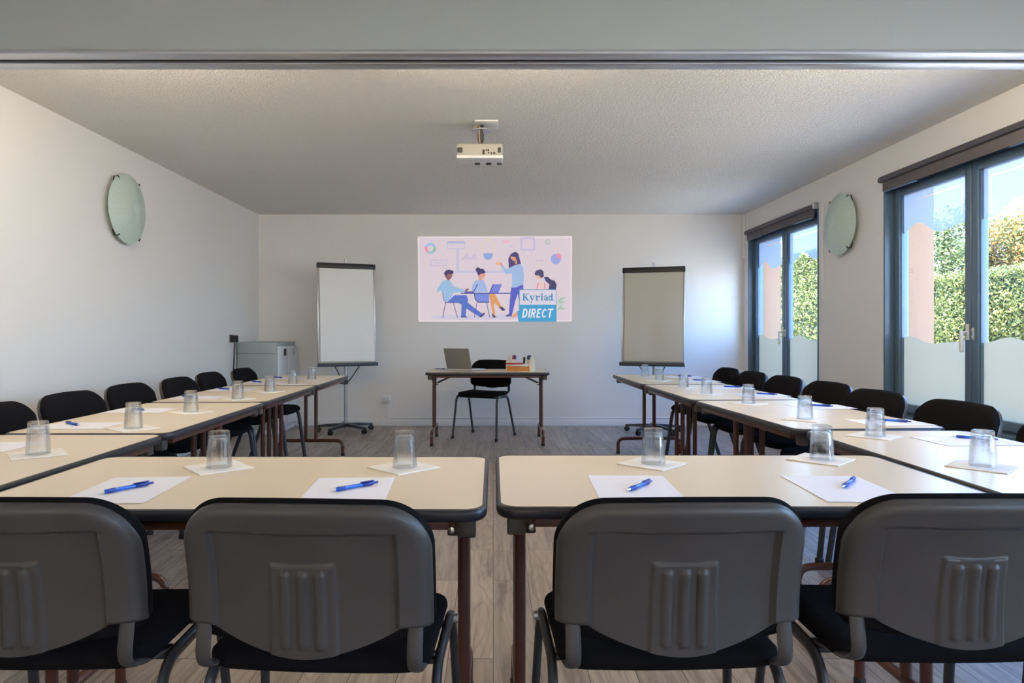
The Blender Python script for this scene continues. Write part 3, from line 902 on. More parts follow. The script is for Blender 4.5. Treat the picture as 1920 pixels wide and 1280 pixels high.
# ------------------------------------------------------------------ presenter's table
t = thing('laptop', 'open grey laptop seen from behind its lid, on the lone table', 'laptop', (-.355, 7.155, TOPZ), math.radians(-35))
MB().bbox((-.165, 0, .002), (.165, .232, .018), .004).build('base', M['lapsilver'], t)
kb = MB()
for r_ in range(5):
    for c_ in range(13): kb.box((-.145 + c_ * .0224, .035 + r_ * .021, .018), (-.145 + c_ * .0224 + .019, .035 + r_ * .021 + .017, .0192))
kb.build('keyboard', M['black'], t)
Ml = Matrix.Translation((0, .004, .019)) @ Matrix.Rotation(math.radians(16), 4, 'X')
lid = MB().bbox((-.165, -.008, 0), (.165, 0, .226), .004, M4=Ml).build('lid', M['lapgrey'], t)
MB().box((-.155, .0002, .012), (.155, .0012, .216), M4=Ml).build('screen', M['screen'], lid)

tag(MB().box((-.105, -.1485, 0), (.105, .1485, .0006)).build('paper_sheet', M['paper'], loc=(-.50, 7.32, TOPZ + .0002)),
    'blank white sheet of paper half under the laptop on the lone table', 'paper')
bp_ = MB(); R = Matrix.Translation((0, 0, .005)) @ Matrix.Rotation(PI / 2, 4, 'Y')
bp_.lathe([(.0, -.07), (.001, -.07), (.004, -.055), (.0048, -.05), (.0048, .06), (.003, .064), (.003, .07), (.0, .07)], 14, M4=R)
bp_.bbox((.02, -.002, .009), (.06, .002, .012), .0008)
bo = bp_.build('pen', M['black'], loc=(-.575, 7.40, TOPZ + .001)); bo.rotation_euler = (0, 0, math.radians(-20))
tag(bo, 'small black pen lying beside the laptop at the end of the lone table', 'pen')

# wooden desk caddy
cx, cy = .285, 7.05
t = thing('desk_organizer', 'wooden desk organizer with an orange drawer front holding markers, on the lone table', 'desk organizer', (cx, cy, TOPZ), math.radians(-20))
MB().bbox((-.130, -.075, .0), (.110, .075, .010), .002).build('base', M['wood'], t)
MB().bbox((-.125, -.078, .010), (.108, -.068, .058), .002).build('drawer', M['orangew'], t)
MB().bbox((-.135, -.090, .058), (.112, .080, .076), .003).build('tray', M['whitep'], t)
MB().bbox((-.125, -.068, .010), (.108, .075, .058), .002).build('body', M['wood'], t)
pent = [(-.080, 0), (.080, 0), (.080, .105), (.010, .172), (-.012, .172), (-.080, .100)]
MB().loft([[Vector((.113, y, z)) for y, z in pent], [Vector((.128, y, z)) for y, z in pent]], smooth=False).build('side_panel', M['wood'], t)
MB().loft([[Vector((-.128, y, z)) for y, z in pent], [Vector((-.136, y, z)) for y, z in pent]], smooth=False).build('side_panel', M['wood'], t)
def on_caddy(x, y, z): return Vector((cx, cy, TOPZ)) + Matrix.Rotation(math.radians(-20), 3, 'Z') @ Vector((x, y, z))
tag(MB().bbox((-.135, -.022, 0), (.04, .022, .014), .003).build('eraser', M['red'], loc=on_caddy(.0, -.062, .0765)),
    'flat dark red strip lying on the organizer tray', 'eraser')
mk = [(-.098, .02, 'red', 'red capped marker beside the blue one at the low end of the organizer', 8), (-.062, .01, 'blue', 'blue capped marker next to the red one in the organizer', -4),
      (.030, .01, 'black', 'stubby black marker in the middle of the organizer', 3), (.066, .02, 'green', 'dark green marker standing in the organizer', 5),
      (.088, .03, 'red', 'red marker leaning against the tall organizer end panel', 14), (.098, -.02, 'blue', 'dark blue marker against the tall organizer end panel', 8)]
for x, y, c, lb, tilt in mk:
    o = thing('marker', lb, 'marker', on_caddy(x, y, .0792), 0, 'markers in the desk organizer')
    o.rotation_euler = (0, math.radians(tilt), math.radians(-20))
    h = .070 if lb.startswith('stubby') else .088
    MB().lathe([(.0, 0), (.0105, 0), (.0105, h * .55), (.0, h * .55)], 14).build('barrel', M['whitep'] if c != 'black' else M['black'], o)
    MB().lathe([(.0, h * .5), (.0118, h * .5), (.0118, h * .96), (.009, h), (.0, h)], 14).build('cap', M[c], o)

# ------------------------------------------------------------------ flip charts
def flip_chart(label, x, y, yaw, tilt, w, ztop, zbot, paper_m, base_rot):
    t = thing('flip_chart', label, 'flip chart', (x, y, 0), yaw, 'mobile flip charts')
    MB().lathe([(.0, .10), (.045, .10), (.05, .075), (.04, .06), (.0, .06)], 20).build('hub', M['navy'], t)
    for k in range(5):
        a = base_rot + k * 2 * PI / 5
        d = Vector((math.cos(a), math.sin(a), 0)); e = d * .33
        lg = MB()
        sd = Vector((-d.y, d.x, 0))
        def sec(p, w_, h_, zc):
            return [p + sd * w_ + Vector((0, 0, zc - h_)), p + sd * w_ * .8 + Vector((0, 0, zc + h_)), p - sd * w_ * .8 + Vector((0, 0, zc + h_)), p - sd * w_ + Vector((0, 0, zc - h_))]
        lg.loft([sec(d * .02, .030, .018, .082), sec(d * .18, .026, .015, .075), sec(e, .020, .010, .066)], smooth=False)
        lo = lg.build('base_leg', M['navy'], t)
        c = MB(); cc = d * .315
        for q in (-1, 1):
            Mx = Matrix.Translation(cc + sd * q * .014 + Vector((0, 0, .027))) @ Matrix.Rotation(a, 4, 'Z') @ Matrix.Rotation(PI / 2, 4, 'X')
            c.lathe([(.0, -.009), (.022, -.009), (.027, -.005), (.027, .005), (.022, .009), (.0, .009)], 18, M4=Mx)
        c.tube([cc + Vector((0, 0, .03)), cc + Vector((0, 0, .066))], .007, n=8)
        c.build('caster', M['black'], lo)
    MB().tube([(0, 0, .09), (0, 0, ztop - .35)], .019, n=16).build('pole', M['steel'], t)
    MB().tube([(0, 0.0, ztop - .40), (0, 0.0, ztop + .065)], .014, n=14).build('pole_inner', M['steel'], t)
    # leaning board; its frame of axes: x along, y' up the board
    L = (ztop - zbot) / math.cos(tilt)
    B = Matrix.Translation((0, -.030 - math.sin(tilt) * L, zbot)) @ Matrix.Rotation(-tilt, 4, 'X')
    bd = MB().bbox((-w / 2 + .006, 0, 0), (w / 2 - .006, .014, L), .004, M4=B).build('board', M['board'], t)
    for s in (-1, 1): MB().bbox((s * (w / 2 - .005) - .006, -.004, 0), (s * (w / 2 - .005) + .006, .018, L), .003, M4=B).build('board_edge', M['steel'], bd)
    MB().bbox((-w / 2 - .006, -.026, L - .055), (w / 2 + .006, .020, L + .006), .006, M4=B).build('clamp_bar', M['black'], t)
    # paper block: sheets slightly waved
    pm = MB(); n = 24; Lp = L - .095; pv = []
    for lay, off in ((0, -.004), (1, -.012)):
        for i in range(n + 1):
            for k in (0, 1, 2, 3, 4, 5, 6, 7, 8):
                u = i / n; v = k / 8
                xx = (-w / 2 + .022) + (w - .044) * u + (.010 * (1 - v) if lay else 0)
                dy = off - lay * (.004 * math.sin(9 * u + 2 * v) * (1 - v) + .005 * (1 - v) ** 2)
                pv.append(B @ Vector((xx, dy, .042 + Lp * v - (lay * .02 * (1 - v) * (0 if u < .5 else 0)))))
    m9 = 9 * (n + 1); pf = []
    for i in range(n):
        for k in range(8):
            a = i * 9 + k; pf.append((a, a + 1, a + 10, a + 9)); a += m9; pf.append((a, a + 9, a + 10, a + 1))
    ring = [i * 9 for i in range(n + 1)] + [n * 9 + k for k in range(1, 9)] + [i * 9 + 8 for i in range(n - 1, -1, -1)] + [k for k in range(7, 0, -1)]
    for i in range(len(ring)):
        a, b = ring[i], ring[(i + 1) % len(ring)]; pf.append((a, b, b + m9, a + m9))
    pm.add(pv, pf, True).build('paper_pad', paper_m, t)
    # pen tray
    tr = MB()
    tr.bbox((-w / 2 - .012, -.075, -.012), (w / 2 + .012, .016, .004), .004, M4=B)
    tr.bbox((-w / 2 - .012, -.080, -.014), (w / 2 + .012, -.068, .026), .004, M4=B)
    tr.build('pen_tray', M['navy'], t)
    br = MB()
    ym = -.030 - math.sin(tilt) * L * .5
    br.bbox((-.05, -.018, ztop - .07), (.05, .022, ztop - .02), .005)
    for s in (-1, 1):
        br.tube([(s * .14, -.035 - math.sin(tilt) * L, zbot - .012), (s * .03, .0, zbot - .20)], .006, n=8)
    br.tube([(0, 0, zbot - .225), (0, 0, zbot - .17)], .028, n=14)
    br.build('bracket', M['navy'], t)
    return t
flip_chart('flip chart with white paper on a wheeled stand, beside the grey cabinet corner', -1.70, 7.86, math.radians(23), math.radians(3.0), .655, 1.925, .770, M['chartpaper'], .2)
M['chartpaper2'] = mat('recycled_flip_paper', (0.56, 0.53, 0.44), 0.85, bump=(14, 0.15, 0.004))  # beige-grey base colour carries the shade on this pad
flip_chart('flip chart with greyish beige paper on a wheeled stand, beside the windows', 1.83, 7.78, math.radians(-20), math.radians(7.0), .685, 1.875, .775, M['chartpaper2'], .5)

# ------------------------------------------------------------------ wall lamps
def wall_lamp(label, x, y, z, side):
    t = thing('wall_lamp', label, 'wall lamp', (x, y, z), 0, 'round wall lamps')
    t.rotation_euler = (0, side * PI / 2, 0)          # local +Z points into the room
    R = .268; n = 96; prof = []
    for i in range(13):
        u = i / 12; prof.append((R * (1 - u * .999), .050 + .062 * math.sin(PI / 2 * u) - .018 * math.exp(-((1 - u) / .16) ** 2)))
    loops = []
    for k, (r, h) in enumerate(prof):
        l = []
        for j in range(n):
            a = 2 * PI * j / n
            rib = .0016 * math.cos(a * 32) * smooth01(.30, .55, r / R) * (1 if k > 0 else 0)
            l.append(Vector((r * math.cos(a), r * math.sin(a), h + rib)))
        loops.append(l)
    inner = [[Vector((p.x * .985, p.y * .985, p.z - .007)) for p in l] for l in reversed(loops)]
    MB().loft(loops + inner, closed=True).build('lamp_shade', M['lamp'], t)
    MB().lathe([(.0, 0), (.10, 0), (.10, .02), (.0, .03)], 32).build('back_plate', M['whitep'], t)
    for a in (35, 145, 215, 325):
        ca, sa = math.cos(math.radians(a)), math.sin(math.radians(a))
        pts = [(ca * R * .80, sa * R * .80, 0), (ca * R * 1.01, sa * R * 1.01, .03), (ca * R * 1.025, sa * R * 1.025, .056), (ca * R * .96, sa * R * .96, .066)]
        MB().tube(pts, .006, .004, n=8).build('clip', M['clip'], t)
wall_lamp('round pale green glass lamp on the blank white wall', XL, 5.27, 2.095, 1)
wall_lamp('round pale green glass lamp on the pier between the windows', XR, 5.95, 2.085, -1)

# ------------------------------------------------------------------ ceiling projector
t = thing('projector', 'white projector hanging from the ceiling on a short arm', 'projector', (-.092, 4.72, ZC))
def disc(r, z0, z1, x=0): return MB().lathe([(.0, z0), (r, z0), (r, z1), (.0, z1)], 28, M4=Matrix.Translation((x, 0, 0)))
MB().bbox((-.035, -.10, -.010), (.125, .10, 0), .004).build('mounting_plate', M['whitep'], t)
disc(.070, -.052, -.044, .010).build('swivel_disc', M['steel'], t)
MB().tube([(.005, 0, -.044), (.005, 0, -.008)], .02, n=12).build('neck', M['black'], t)
MB().tube([(.005, 0, -.050), (.005, 0, -.075), (.005, .0, -.152)], .016, n=12).tube([(.005, 0, -.07), (.005, 0, -.115)], .022, n=12).build('arm', M['blockp'], t)
MB().tube(arc_path([(-.05, -.03, -.048), (-.03, -.03, -.02), (.0, -.028, -.02), (-.008, -.026, -.09), (.004, -.024, -.155)], .03, 6), .0045, n=8).build('cable', M['cablebeige'], t)
Mt = Matrix.Translation((0, 0, -.155)) @ Matrix.Rotation(math.radians(4), 4, 'X')
body = MB().bbox((-.155, -.115, -.088), (.155, .115, 0), .010, M4=Mt).build('body', M['beigep'], t)
MB().bbox((-.158, -.118, -.100), (.158, .118, -.078), .006, M4=Mt).build('bottom_cover', M['whitep'], body)
for a, b in (((-.150, -.118, -.062), (-.116, -.110, -.028)), ((.122, -.118, -.062), (.144, -.110, -.028)), ((.018, -.118, -.074), (.034, -.112, -.042))):
    MB().bbox(a, b, .002, M4=Mt).build('port', M['black'], body)
for x, z, w in ((.045, -.045, .008), (.058, -.045, .010), (.060, -.062, .008), (.078, -.066, .010), (.098, -.066, .014)):
    MB().bbox((x - w / 2, -.118, z - .006), (x + w / 2, -.112, z + .006), .001, M4=Mt).build('port', M['black'], body)
for x in (-.02, .06, .135): MB().lathe([(.0, -.112), (.018, -.112), (.020, -.100), (.0, -.100)], 14, M4=Mt @ Matrix.Translation((x, .07, 0))).build('foot', M['blockp'], body)
MB().lathe([(.0, 0), (.035, 0), (.035, .02), (.028, .022), (.0, .018)], 20, M4=Mt @ Matrix.Translation((.07, .114, -.045)) @ Matrix.Rotation(-PI / 2, 4, 'X')).build('lens', M['black'], body)

# ------------------------------------------------------------------ grey cabinet, plug, socket
t = thing('storage_cabinet', 'low grey cabinet with two narrow pale doors in the far corner', 'cabinet', (-2.625, 7.93, 0))
MB().bbox((-.225, -.345, .06), (.225, .345, 1.035), .012).build('body', M['greyp'], t)
MB().bbox((-.225, -.347, .905), (.20, -.343, .909), .001).build('side_seam', M['blockp'], t)
MB().bbox((-.20, -.32, 0), (.23, .32, .06), .01).build('plinth', M['doorw'], t)
for k, (a, b) in enumerate(((-.335, -.005), (.005, .335))):
    d = MB().bbox((.222, a, .075), (.246, b, .985), .006).build('door', M['doorw'], t)
    MB().bbox((.244, (a + b) / 2 - .01, .875), (.250, (a + b) / 2 + .085, .955), .003).build('handle', M['black'] if k == 0 else M['steel'], d)

t = thing('power_plug', 'black plug with a hanging black cord on the blank wall beside the cabinet', 'plug', (XL, 7.46, 1.075))
MB().bbox((.012, -.032, -.040), (.075, .032, .036), .008).build('plug_body', M['black'], t)
MB().bbox((0, -.042, -.042), (.014, .042, .042), .004).build('socket_plate', M['blockp'], t)
MB().tube(arc_path([(.045, 0, -.03), (.040, 0, -.10), (.028, .0, -.45), (.024, .02, -.98), (.024, .12, -1.066)], .05, 6), .008, n=8).build('cord', M['black'], t)

t = thing('wall_socket', 'white double wall socket low on the projection wall', 'wall socket', (-1.312, YB, .325))
MB().bbox((-.060, -.032, -.045), (.060, 0, .050), .008).build('socket_plate', M['whitep'], t)
MB().bbox((-.030, -.040, -.020), (.045, -.030, .030), .008).build('socket_cover', M['doorw'], t)
MB().bbox((-.002, -.018, -.218), (.026, 0, -.045), .003).build('trunking', M['skirt'], t)

# ------------------------------------------------------------------ projected picture (flat light picture on the far wall)
def pic_mat(name, rgb):
    m, nt, b, out = new_mat(name)
    c = srgb(*rgb)
    b.inputs['Base Color'].default_value = (*[x * .25 for x in c], 1); b.inputs['Roughness'].default_value = .9
    b.inputs['Specular IOR Level'].default_value = 0.05
    b.inputs['Emission Color'].default_value = (*c, 1); b.inputs['Emission Strength'].default_value = PIC_E
    return m
PIC_E = 0.40
pm = {}; pmats = []
def pc(rgb):
    if rgb not in pm: pm[rgb] = len(pmats); pmats.append(pic_mat('projected_tint', rgb))
    return pm[rgb]
class Pic:
    def __init__(s): s.v = []; s.f = []; s.mi = []; s.layer = 0
    def pt(s, cx, cy):
        px = 740 + cx / 5.0526; py = 420 + cy / 5.0526; d = YB
        return ((px - VX) * d / F, YB - .004 - s.layer * .00012, H - (py - VY) * d / F)
    def poly(s, pts, rgb):
        s.layer += 1; o = len(s.v); s.v += [s.pt(*p) for p in pts]
        s.f.append(tuple(range(o, o + len(pts)))); s.mi.append(pc(rgb))
    def ell(s, cx, cy, rx, ry, rgb, a0=0, a1=360, n=24):
        pts = [(cx + rx * math.cos(math.radians(a0 + (a1 - a0) * i / n)), cy + ry * math.sin(math.radians(a0 + (a1 - a0) * i / n))) for i in range(n + (0 if a1 - a0 == 360 else 1))]
        if a1 - a0 != 360: pts.append((cx, cy)) if a1 - a0 < 300 and a1 - a0 != 180 else None
        s.poly(pts, rgb)
    def ring(s, cx, cy, rx, ry, w, rgb, a0=0, a1=360, n=28):
        s.layer += 1
        for i in range(n):
            q = []
            for k, f_ in ((i, 1), (i + 1, 1), (i + 1, 0), (i, 0)):
                a = math.radians(a0 + (a1 - a0) * k / n)
                q.append((cx + (rx - (0 if f_ else w)) * math.cos(a), cy + (ry - (0 if f_ else w)) * math.sin(a)))
            o = len(s.v); s.v += [s.pt(*p) for p in q]; s.f.append((o, o + 1, o + 2, o + 3)); s.mi.append(pc(rgb))
    def line(s, pts, w, rgb, w2=None):
        for a, b in zip(pts[:-1], pts[1:]):
            dx, dy = b[0] - a[0], b[1] - a[1]; l = math.hypot(dx, dy); nx, ny = -dy / l * w / 2, dx / l * w / 2
            s.poly([(a[0] + nx, a[1] + ny), (b[0] + nx, b[1] + ny), (b[0] - nx, b[1] - ny), (a[0] - nx, a[1] - ny)], rgb)
    def frame(s, x0, y0, x1, y1, w, rgb):
        s.poly([(x0, y0), (x1, y0), (x1, y0 + w), (x0, y0 + w)], rgb); s.poly([(x0, y1 - w), (x1, y1 - w), (x1, y1), (x0, y1)], rgb)
        s.poly([(x0, y0), (x0 + w, y0), (x0 + w, y1), (x0, y1)], rgb); s.poly([(x1 - w, y0), (x1, y0), (x1, y1), (x1 - w, y1)], rgb)
    def done(s, name, parent=None):
        return raw(name, s.v, s.f, pmats, parent, s.mi)
p_ = Pic()
BG = (226, 211, 220)
p_.poly([(218, 118), (1680, 114), (1678, 922), (226, 924)], (236, 224, 228))
p_.poly([(238, 134), (1664, 132), (1660, 908), (244, 910)], BG)
p_.ell(780, 882, 450, 24, (212, 206, 226), n=40)
# dashboard doodles
for a0, a1, c in ((200, 340, (172, 198, 238)), (340, 400, (158, 200, 168)), (40, 120, (160, 208, 212)), (120, 200, (242, 160, 182))):
    p_.ring(338, 230, 54, 54, 26, c, a0, a1, 12)
p_.poly([(582, 235), (608, 235), (608, 462), (582, 462)], (206, 200, 226)); p_.poly([(582, 443), (1050, 443), (1050, 464), (582, 464)], (206, 200, 226))
p_.frame(498, 165, 665, 236, 6, (196, 196, 224)); p_.poly([(498, 163), (665, 163), (665, 184), (498, 184)], (182, 190, 222)); p_.poly([(520, 204), (650, 204), (650, 212), (520, 212)], (206, 202, 226))
p_.frame(340, 338, 496, 398, 6, (200, 188, 224)); p_.poly([(365, 364), (470, 364), (470, 374), (365, 374)], (206, 200, 226)); p_.line([(455, 398), (482, 424)], 6, (200, 188, 224))
for x, h in ((650, 18), (668, 42), (687, 60), (706, 30), (724, 26), (742, 40), (760, 52), (778, 20)):
    p_.poly([(x - 4, 338 - h), (x + 4, 338 - h), (x + 4, 338), (x - 4, 338)], (196, 186, 222))
p_.ring(886, 218, 64, 78, 11, (228, 216, 190)); p_.line([(868, 250), (866, 215), (886, 228), (906, 215), (904, 250)], 5, (226, 200, 206))
p_.poly([(838, 276), (932, 276), (926, 312), (905, 335), (885, 343), (862, 334), (844, 312)], (158, 174, 228))
p_.poly([(1016, 150), (1090, 150), (1090, 186), (1030, 182)], (240, 196, 208)); p_.poly([(1080, 204), (1120, 204), (1116, 222), (1084, 222)], (206, 200, 230)); p_.poly([(720, 156), (766, 156), (766, 180), (720, 180)], (236, 208, 206))
p_.frame(1190, 126, 1330, 252, 18, (206, 196, 228)); p_.line([(1230, 252), (1215, 280)], 7, (206, 200, 222)); p_.line([(1290, 252), (1305, 280)], 7, (206, 200, 222))
p_.ring(1450, 170, 24, 24, 10, (178, 204, 190)); p_.ell(1526, 332, 48, 50, (166, 176, 228)); p_.ell(1534, 322, 46, 46, (240, 158, 184), -90, 10, 12)
for x in (1345, 1372, 1398): p_.ell(x, 346, 7, 7, (200, 186, 210), n=10)
# man seated
DK = (92, 90, 150)
p_.line([(440, 612), (458, 660), (464, 712), (484, 742), (600, 742)], 9, DK); p_.line([(484, 744), (455, 888)], 6, DK); p_.line([(556, 744), (597, 888)], 6, DK)
p_.poly([(400, 650), (408, 608), (440, 562), (462, 536), (505, 528), (535, 548), (556, 585), (600, 606), (680, 622), (684, 640), (610, 648), (556, 650), (540, 690), (505, 732), (478, 735), (464, 712), (458, 660), (440, 628)], (164, 196, 230))
p_.poly([(668, 618), (690, 608), (706, 618), (690, 634), (668, 636)], (160, 112, 116))
p_.ell(512, 488, 34, 36, (156, 112, 112)); p_.poly([(486, 500), (526, 505), (522, 532), (498, 530)], (150, 106, 108)); p_.poly([(466, 466), (488, 438), (516, 432), (558, 444), (556, 472), (505, 470), (494, 494), (480, 490)], (84, 74, 116))
p_.poly([(495, 742), (566, 674), (680, 672), (696, 712), (692, 742), (750, 790), (832, 850), (804, 880), (720, 826), (680, 800), (672, 876), (630, 876), (634, 760), (590, 742)], (100, 124, 204))
p_.poly([(628, 870), (672, 870), (694, 884), (628, 884)], (84, 92, 160)); p_.poly([(800, 876), (826, 852), (858, 834), (850, 858), (818, 884)], (84, 82, 128))
# woman seated
p_.poly([(752, 650), (895, 650), (895, 738), (800, 740), (768, 716)], (132, 146, 224)); p_.line([(752, 650), (764, 712), (792, 740), (896, 740)], 9, DK)
p_.line([(780, 742), (755, 886)], 6, DK); p_.line([(870, 742), (902, 886)], 6, DK)
p_.poly([(722, 648), (738, 575), (764, 536), (800, 524), (842, 528), (860, 570), (882, 640)], (172, 190, 232))
p_.ell(824, 484, 34, 36, (228, 168, 150)); p_.poly([(796, 500), (826, 505), (822, 534), (800, 532)], (226, 164, 142))
p_.ell(790, 434, 23, 22, (84, 76, 120)); p_.poly([(782, 450), (800, 424), (838, 424), (860, 452), (854, 468), (808, 472), (800, 492), (786, 476)], (84, 76, 120))
p_.poly([(893, 664), (948, 660), (976, 712), (1016, 786), (996, 800), (950, 745), (942, 770), (952, 868), (936, 872), (916, 780)], (226, 164, 112))
p_.poly([(988, 790), (1018, 782), (1050, 812), (1024, 824)], (96, 84, 112)); p_.poly([(918, 836), (936, 858), (966, 882), (930, 886)], (96, 84, 112))
p_.poly([(628, 650), (1180, 650), (1180, 661), (628, 661)], (86, 88, 164)); p_.line([(744, 648), (786, 570)], 10, (94, 108, 184)); p_.poly([(660, 638), (745, 638), (745, 650), (660, 650)], (108, 100, 170))
p_.poly([(900, 650), (934, 570), (1018, 570), (984, 650)], (128, 140, 222)); p_.line([(900, 652), (934, 570)], 9, (92, 92, 160))
# woman standing
p_.poly([(1082, 418), (1076, 330), (1100, 284), (1142, 262), (1172, 282), (1184, 336), (1198, 378), (1160, 392), (1120, 398), (1096, 424)], (92, 84, 132))
p_.poly([(1098, 306), (1146, 314), (1150, 350), (1128, 352), (1104, 332)], (226, 166, 134)); p_.poly([(1138, 340), (1158, 340), (1162, 384), (1140, 380)], (214, 150, 124))
p_.ell(986, 374, 30, 16, (238, 190, 152)); p_.poly([(1000, 368), (1022, 378), (1020, 408), (1008, 402)], (222, 160, 130))
p_.poly([(1006, 402), (1024, 386), (1056, 430), (1104, 406), (1130, 394), (1190, 376), (1216, 410), (1226, 500), (1216, 580), (1150, 600), (1108, 600), (1112, 468), (1052, 476)], (168, 194, 230))
p_.poly([(1104, 602), (1150, 600), (1216, 572), (1220, 616), (1180, 622), (1180, 740), (1166, 660), (1142, 730), (1110, 866), (1082, 868), (1090, 730)], (100, 108, 200))
p_.poly([(1048, 866), (1084, 850), (1110, 862), (1104, 874), (1060, 876)], (96, 104, 152)); p_.poly([(1100, 886), (1130, 846), (1168, 830), (1172, 868), (1140, 884)], (228, 168, 150))
# seated pair behind the sign
p_.poly([(1334, 484), (1392, 490), (1394, 520), (1360, 520), (1340, 508)], (230, 190, 176)); p_.poly([(1324, 468), (1342, 440), (1384, 428), (1410, 450), (1412, 498), (1388, 512), (1368, 488), (1332, 486)], (92, 86, 122))
p_.poly([(1338, 618), (1352, 562), (1384, 536), (1416, 552), (1432, 618)], (238, 206, 210)); p_.line([(1346, 612), (1360, 560)], 9, (232, 130, 146)); p_.line([(1418, 560), (1424, 612)], 10, (236, 140, 160))
p_.poly([(1412, 504), (1448, 500), (1480, 526), (1516, 538), (1534, 578), (1526, 620), (1456, 620), (1466, 572), (1430, 542)], (88, 84, 118))
# plant
for cx_, cy_, an in ((1590, 705, -20), (1580, 740, -10), (1570, 720, -45), (1585, 800, 5), (1570, 785, -50)):
    a = math.radians(an); c_, s_ = math.cos(a), math.sin(a)
    p_.poly([(cx_ + c_ * u - s_ * v, cy_ + s_ * u + c_ * v) for u, v in ((-44, 0), (-10, -13), (40, -2), (-8, 13))], (172, 204, 186))
root = p_.done('projected_picture')
tag(root, 'pastel illustration of an office meeting projected on the far wall', 'projected picture')
# logo sign part
s_ = Pic(); s_.layer = p_.layer + 1
s_.poly([(1178, 618), (1532, 618), (1532, 924), (1178, 924)], (118, 168, 206)); s_.poly([(1186, 626), (1526, 626), (1526, 764), (1186, 764)], (224, 216, 230))
s_.poly([(1178, 766), (1532, 766), (1532, 922), (1176, 922)], (84, 166, 212)); s_.poly([(1160, 830), (1178, 818), (1178, 922), (1172, 922)], (84, 166, 212))
logo = s_.done('logo_panel', root)
w_ = Pic(); w_.layer = s_.layer + 1
KB = (76, 146, 190)
bx, by = 1210, 724                      # baseline
def S(pts, w, c=KB): w_.line([(bx + x, by - y) for x, y in pts], w, c)
def serif(x0, x1, y): w_.poly([(bx + x0, by - y), (bx + x1, by - y), (bx + x1, by - y - 5), (bx + x0, by - y - 5)], KB)
S([(13, 0), (13, 64)], 15); serif(0, 28, 0); serif(0, 28, 60); S([(18, 28), (48, 62)], 6); serif(38, 62, 60); S([(26, 36), (52, 2)], 14); serif(44, 68, 0)          # K
S([(76, 44), (94, 4)], 13); S([(110, 44), (92, 2), (82, -20)], 6); serif(68, 90, 41); serif(100, 120, 41); w_.ell(bx + 81, by + 18, 7, 6, KB, n=12)                    # y
S([(136, 0), (136, 45)], 13); serif(124, 152, 0); serif(124, 138, 41); S([(142, 34), (158, 42)], 7); w_.ell(bx + 160, by - 37, 8, 8, KB, n=12)                          # r
S([(184, 0), (184, 45)], 13); serif(172, 197, 0); serif(173, 186, 41); w_.ell(bx + 184, by - 59, 8, 8, KB, n=14)                                                       # i
S([(232, 0), (232, 34)], 13); serif(230, 246, 0); w_.ring(bx + 219, by - 33, 19, 14, 7, KB, 180, 360, 12); w_.ring(bx + 219, by - 13, 16, 14, 8, KB)                   # a
S([(278, 0), (278, 66)], 13); serif(268, 282, 62); serif(276, 294, 0); w_.ring(bx + 264, by - 22, 18, 23, 9, KB)                                                       # d
WH = (240, 238, 246)
bx, by = 1206, 886; sh = .17
def T(pts, w): w_.line([(bx + x + y * sh, by - y) for x, y in pts], w, WH)
def Tarc(cx, cy, rx, ry, a0, a1, w, n=10):
    T([(cx + rx * math.cos(math.radians(a0 + (a1 - a0) * i / n)), cy + ry * math.sin(math.radians(a0 + (a1 - a0) * i / n))) for i in range(n + 1)], w)
T([(6, 0), (6, 84)], 13); T([(0, 78), (20, 78)], 12); T([(0, 6), (20, 6)], 12); Tarc(20, 42, 18, 36, -90, 90, 13)          # D
T([(62, 0), (62, 84)], 14)                                                                                                 # I
T([(86, 0), (86, 84)], 13); T([(82, 78), (102, 78)], 12); T([(82, 40), (102, 40)], 11); Tarc(102, 59, 14, 19, -90, 90, 13); T([(100, 40), (116, 0)], 13)     # R
T([(140, 0), (140, 84)], 13); T([(136, 78), (172, 78)], 12); T([(136, 43), (166, 43)], 11); T([(136, 6), (172, 6)], 12)    # E
Tarc(204, 42, 17, 36, 40, 320, 13, 16)                                                                                     # C
T([(258, 0), (258, 80)], 14); T([(234, 78), (284, 78)], 12)                                                                # T
w_.done('lettering', logo)

# ------------------------------------------------------------------ unseen globe lamps added behind the camera as frontal fill
def added_globe_lamp(x, y, lb):
    t = thing('floor_lamp', lb, 'floor lamp', (x, y, 0))
    MB().lathe([(.0, 0), (.17, 0), (.17, .015), (.03, .03), (.0, .03)], 32).build('base', M['black'], t)
    MB().tube([(0, 0, .02), (0, 0, 1.16)], .012, n=12).build('pole', M['steel'], t)
    MB().lathe([(.22 * math.cos(a), 1.36 + .22 * math.sin(a)) for a in [math.radians(-88 + 176 * k / 16) for k in range(17)]], 32).build('lamp_globe', M['lit'], t)
added_globe_lamp(-1.75, -1.1, 'globe floor lamp behind the viewer near the blank wall')
added_globe_lamp(.25, -2.3, 'globe floor lamp behind the viewer in the middle of the room')
added_globe_lamp(1.95, -1.1, 'globe floor lamp behind the viewer near the windows')

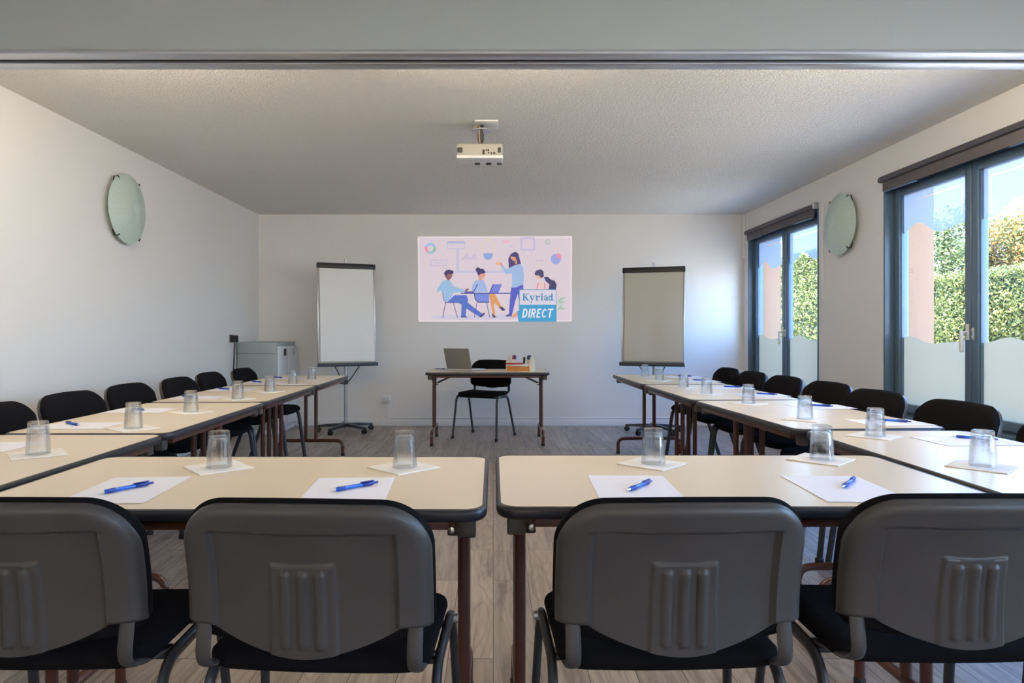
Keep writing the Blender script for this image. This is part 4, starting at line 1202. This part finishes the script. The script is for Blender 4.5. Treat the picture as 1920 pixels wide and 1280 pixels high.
# fill tubes added out of view beyond the beam, to brighten ceiling and walls
def added_tube(x, lb):
    t = thing('ceiling_tube_lamp', lb, 'ceiling light', (x, 3.17, ZC))
    MB().bbox((-.66, -.030, -.045), (.66, .030, 0), .006).build('housing', M['whitep'], t)
    MB().tube([(-.60, 0, -.085), (.60, 0, -.085)], .016, n=14).build('tube', M['tube_lit'], t)
    h = MB()
    for q in (-1, 1): h.bbox((q * .61 - .012, -.016, -.104), (q * .61 + .012, .016, -.04), .004)
    h.build('socket', M['whitep'], t)
added_tube(-1.75, 'tube lamp on the ceiling hidden behind the beam, blank wall side')
added_tube(.10, 'tube lamp on the ceiling hidden behind the beam, middle of the room')
added_tube(1.95, 'tube lamp on the ceiling hidden behind the beam, window side')

# ------------------------------------------------------------------ daylight
sun = bpy.data.lights.new('sun', 'SUN'); sun.energy = 22; sun.angle = math.radians(.6); sun.color = (1.0, .93, .82)
so = bpy.data.objects.new('sun', sun); C.objects.link(so)
so.rotation_euler = Vector((.25, .60, -.80)).to_track_quat('-Z', 'Y').to_euler()
wld = bpy.data.worlds.new('sky'); bpy.context.scene.world = wld; wld.use_nodes = True
nt = wld.node_tree; bg = nt.nodes['Background']
tc = nt.nodes.new('ShaderNodeTexCoord'); sp = nt.nodes.new('ShaderNodeSeparateXYZ'); rp = nt.nodes.new('ShaderNodeValToRGB')
nt.links.new(tc.outputs['Generated'], sp.inputs[0]); nt.links.new(sp.outputs['Z'], rp.inputs['Fac'])
e = rp.color_ramp.elements
e[0].position = 0.0; e[0].color = (.66, .80, 1.0, 1)
e[1].position = 0.75; e[1].color = (.13, .33, .95, 1)
e3 = e.new(.22); e3.color = (.31, .57, 1.0, 1)
nt.links.new(rp.outputs[0], bg.inputs['Color']); bg.inputs['Strength'].default_value = 8.5

sc = bpy.context.scene
sc.view_settings.view_transform = 'Standard'; sc.view_settings.look = 'None'
sc.view_settings.exposure = 1.0; sc.view_settings.gamma = 1.0
sc.view_settings.use_curve_mapping = False
sc.cycles.use_denoising = True
sc.cycles.max_bounces = 10; sc.cycles.diffuse_bounces = 5; sc.cycles.glossy_bounces = 4
sc.cycles.transmission_bounces = 8; sc.cycles.transparent_max_bounces = 16
sc.cycles.sample_clamp_indirect = 6
sc.cycles.caustics_reflective = False; sc.cycles.caustics_refractive = False
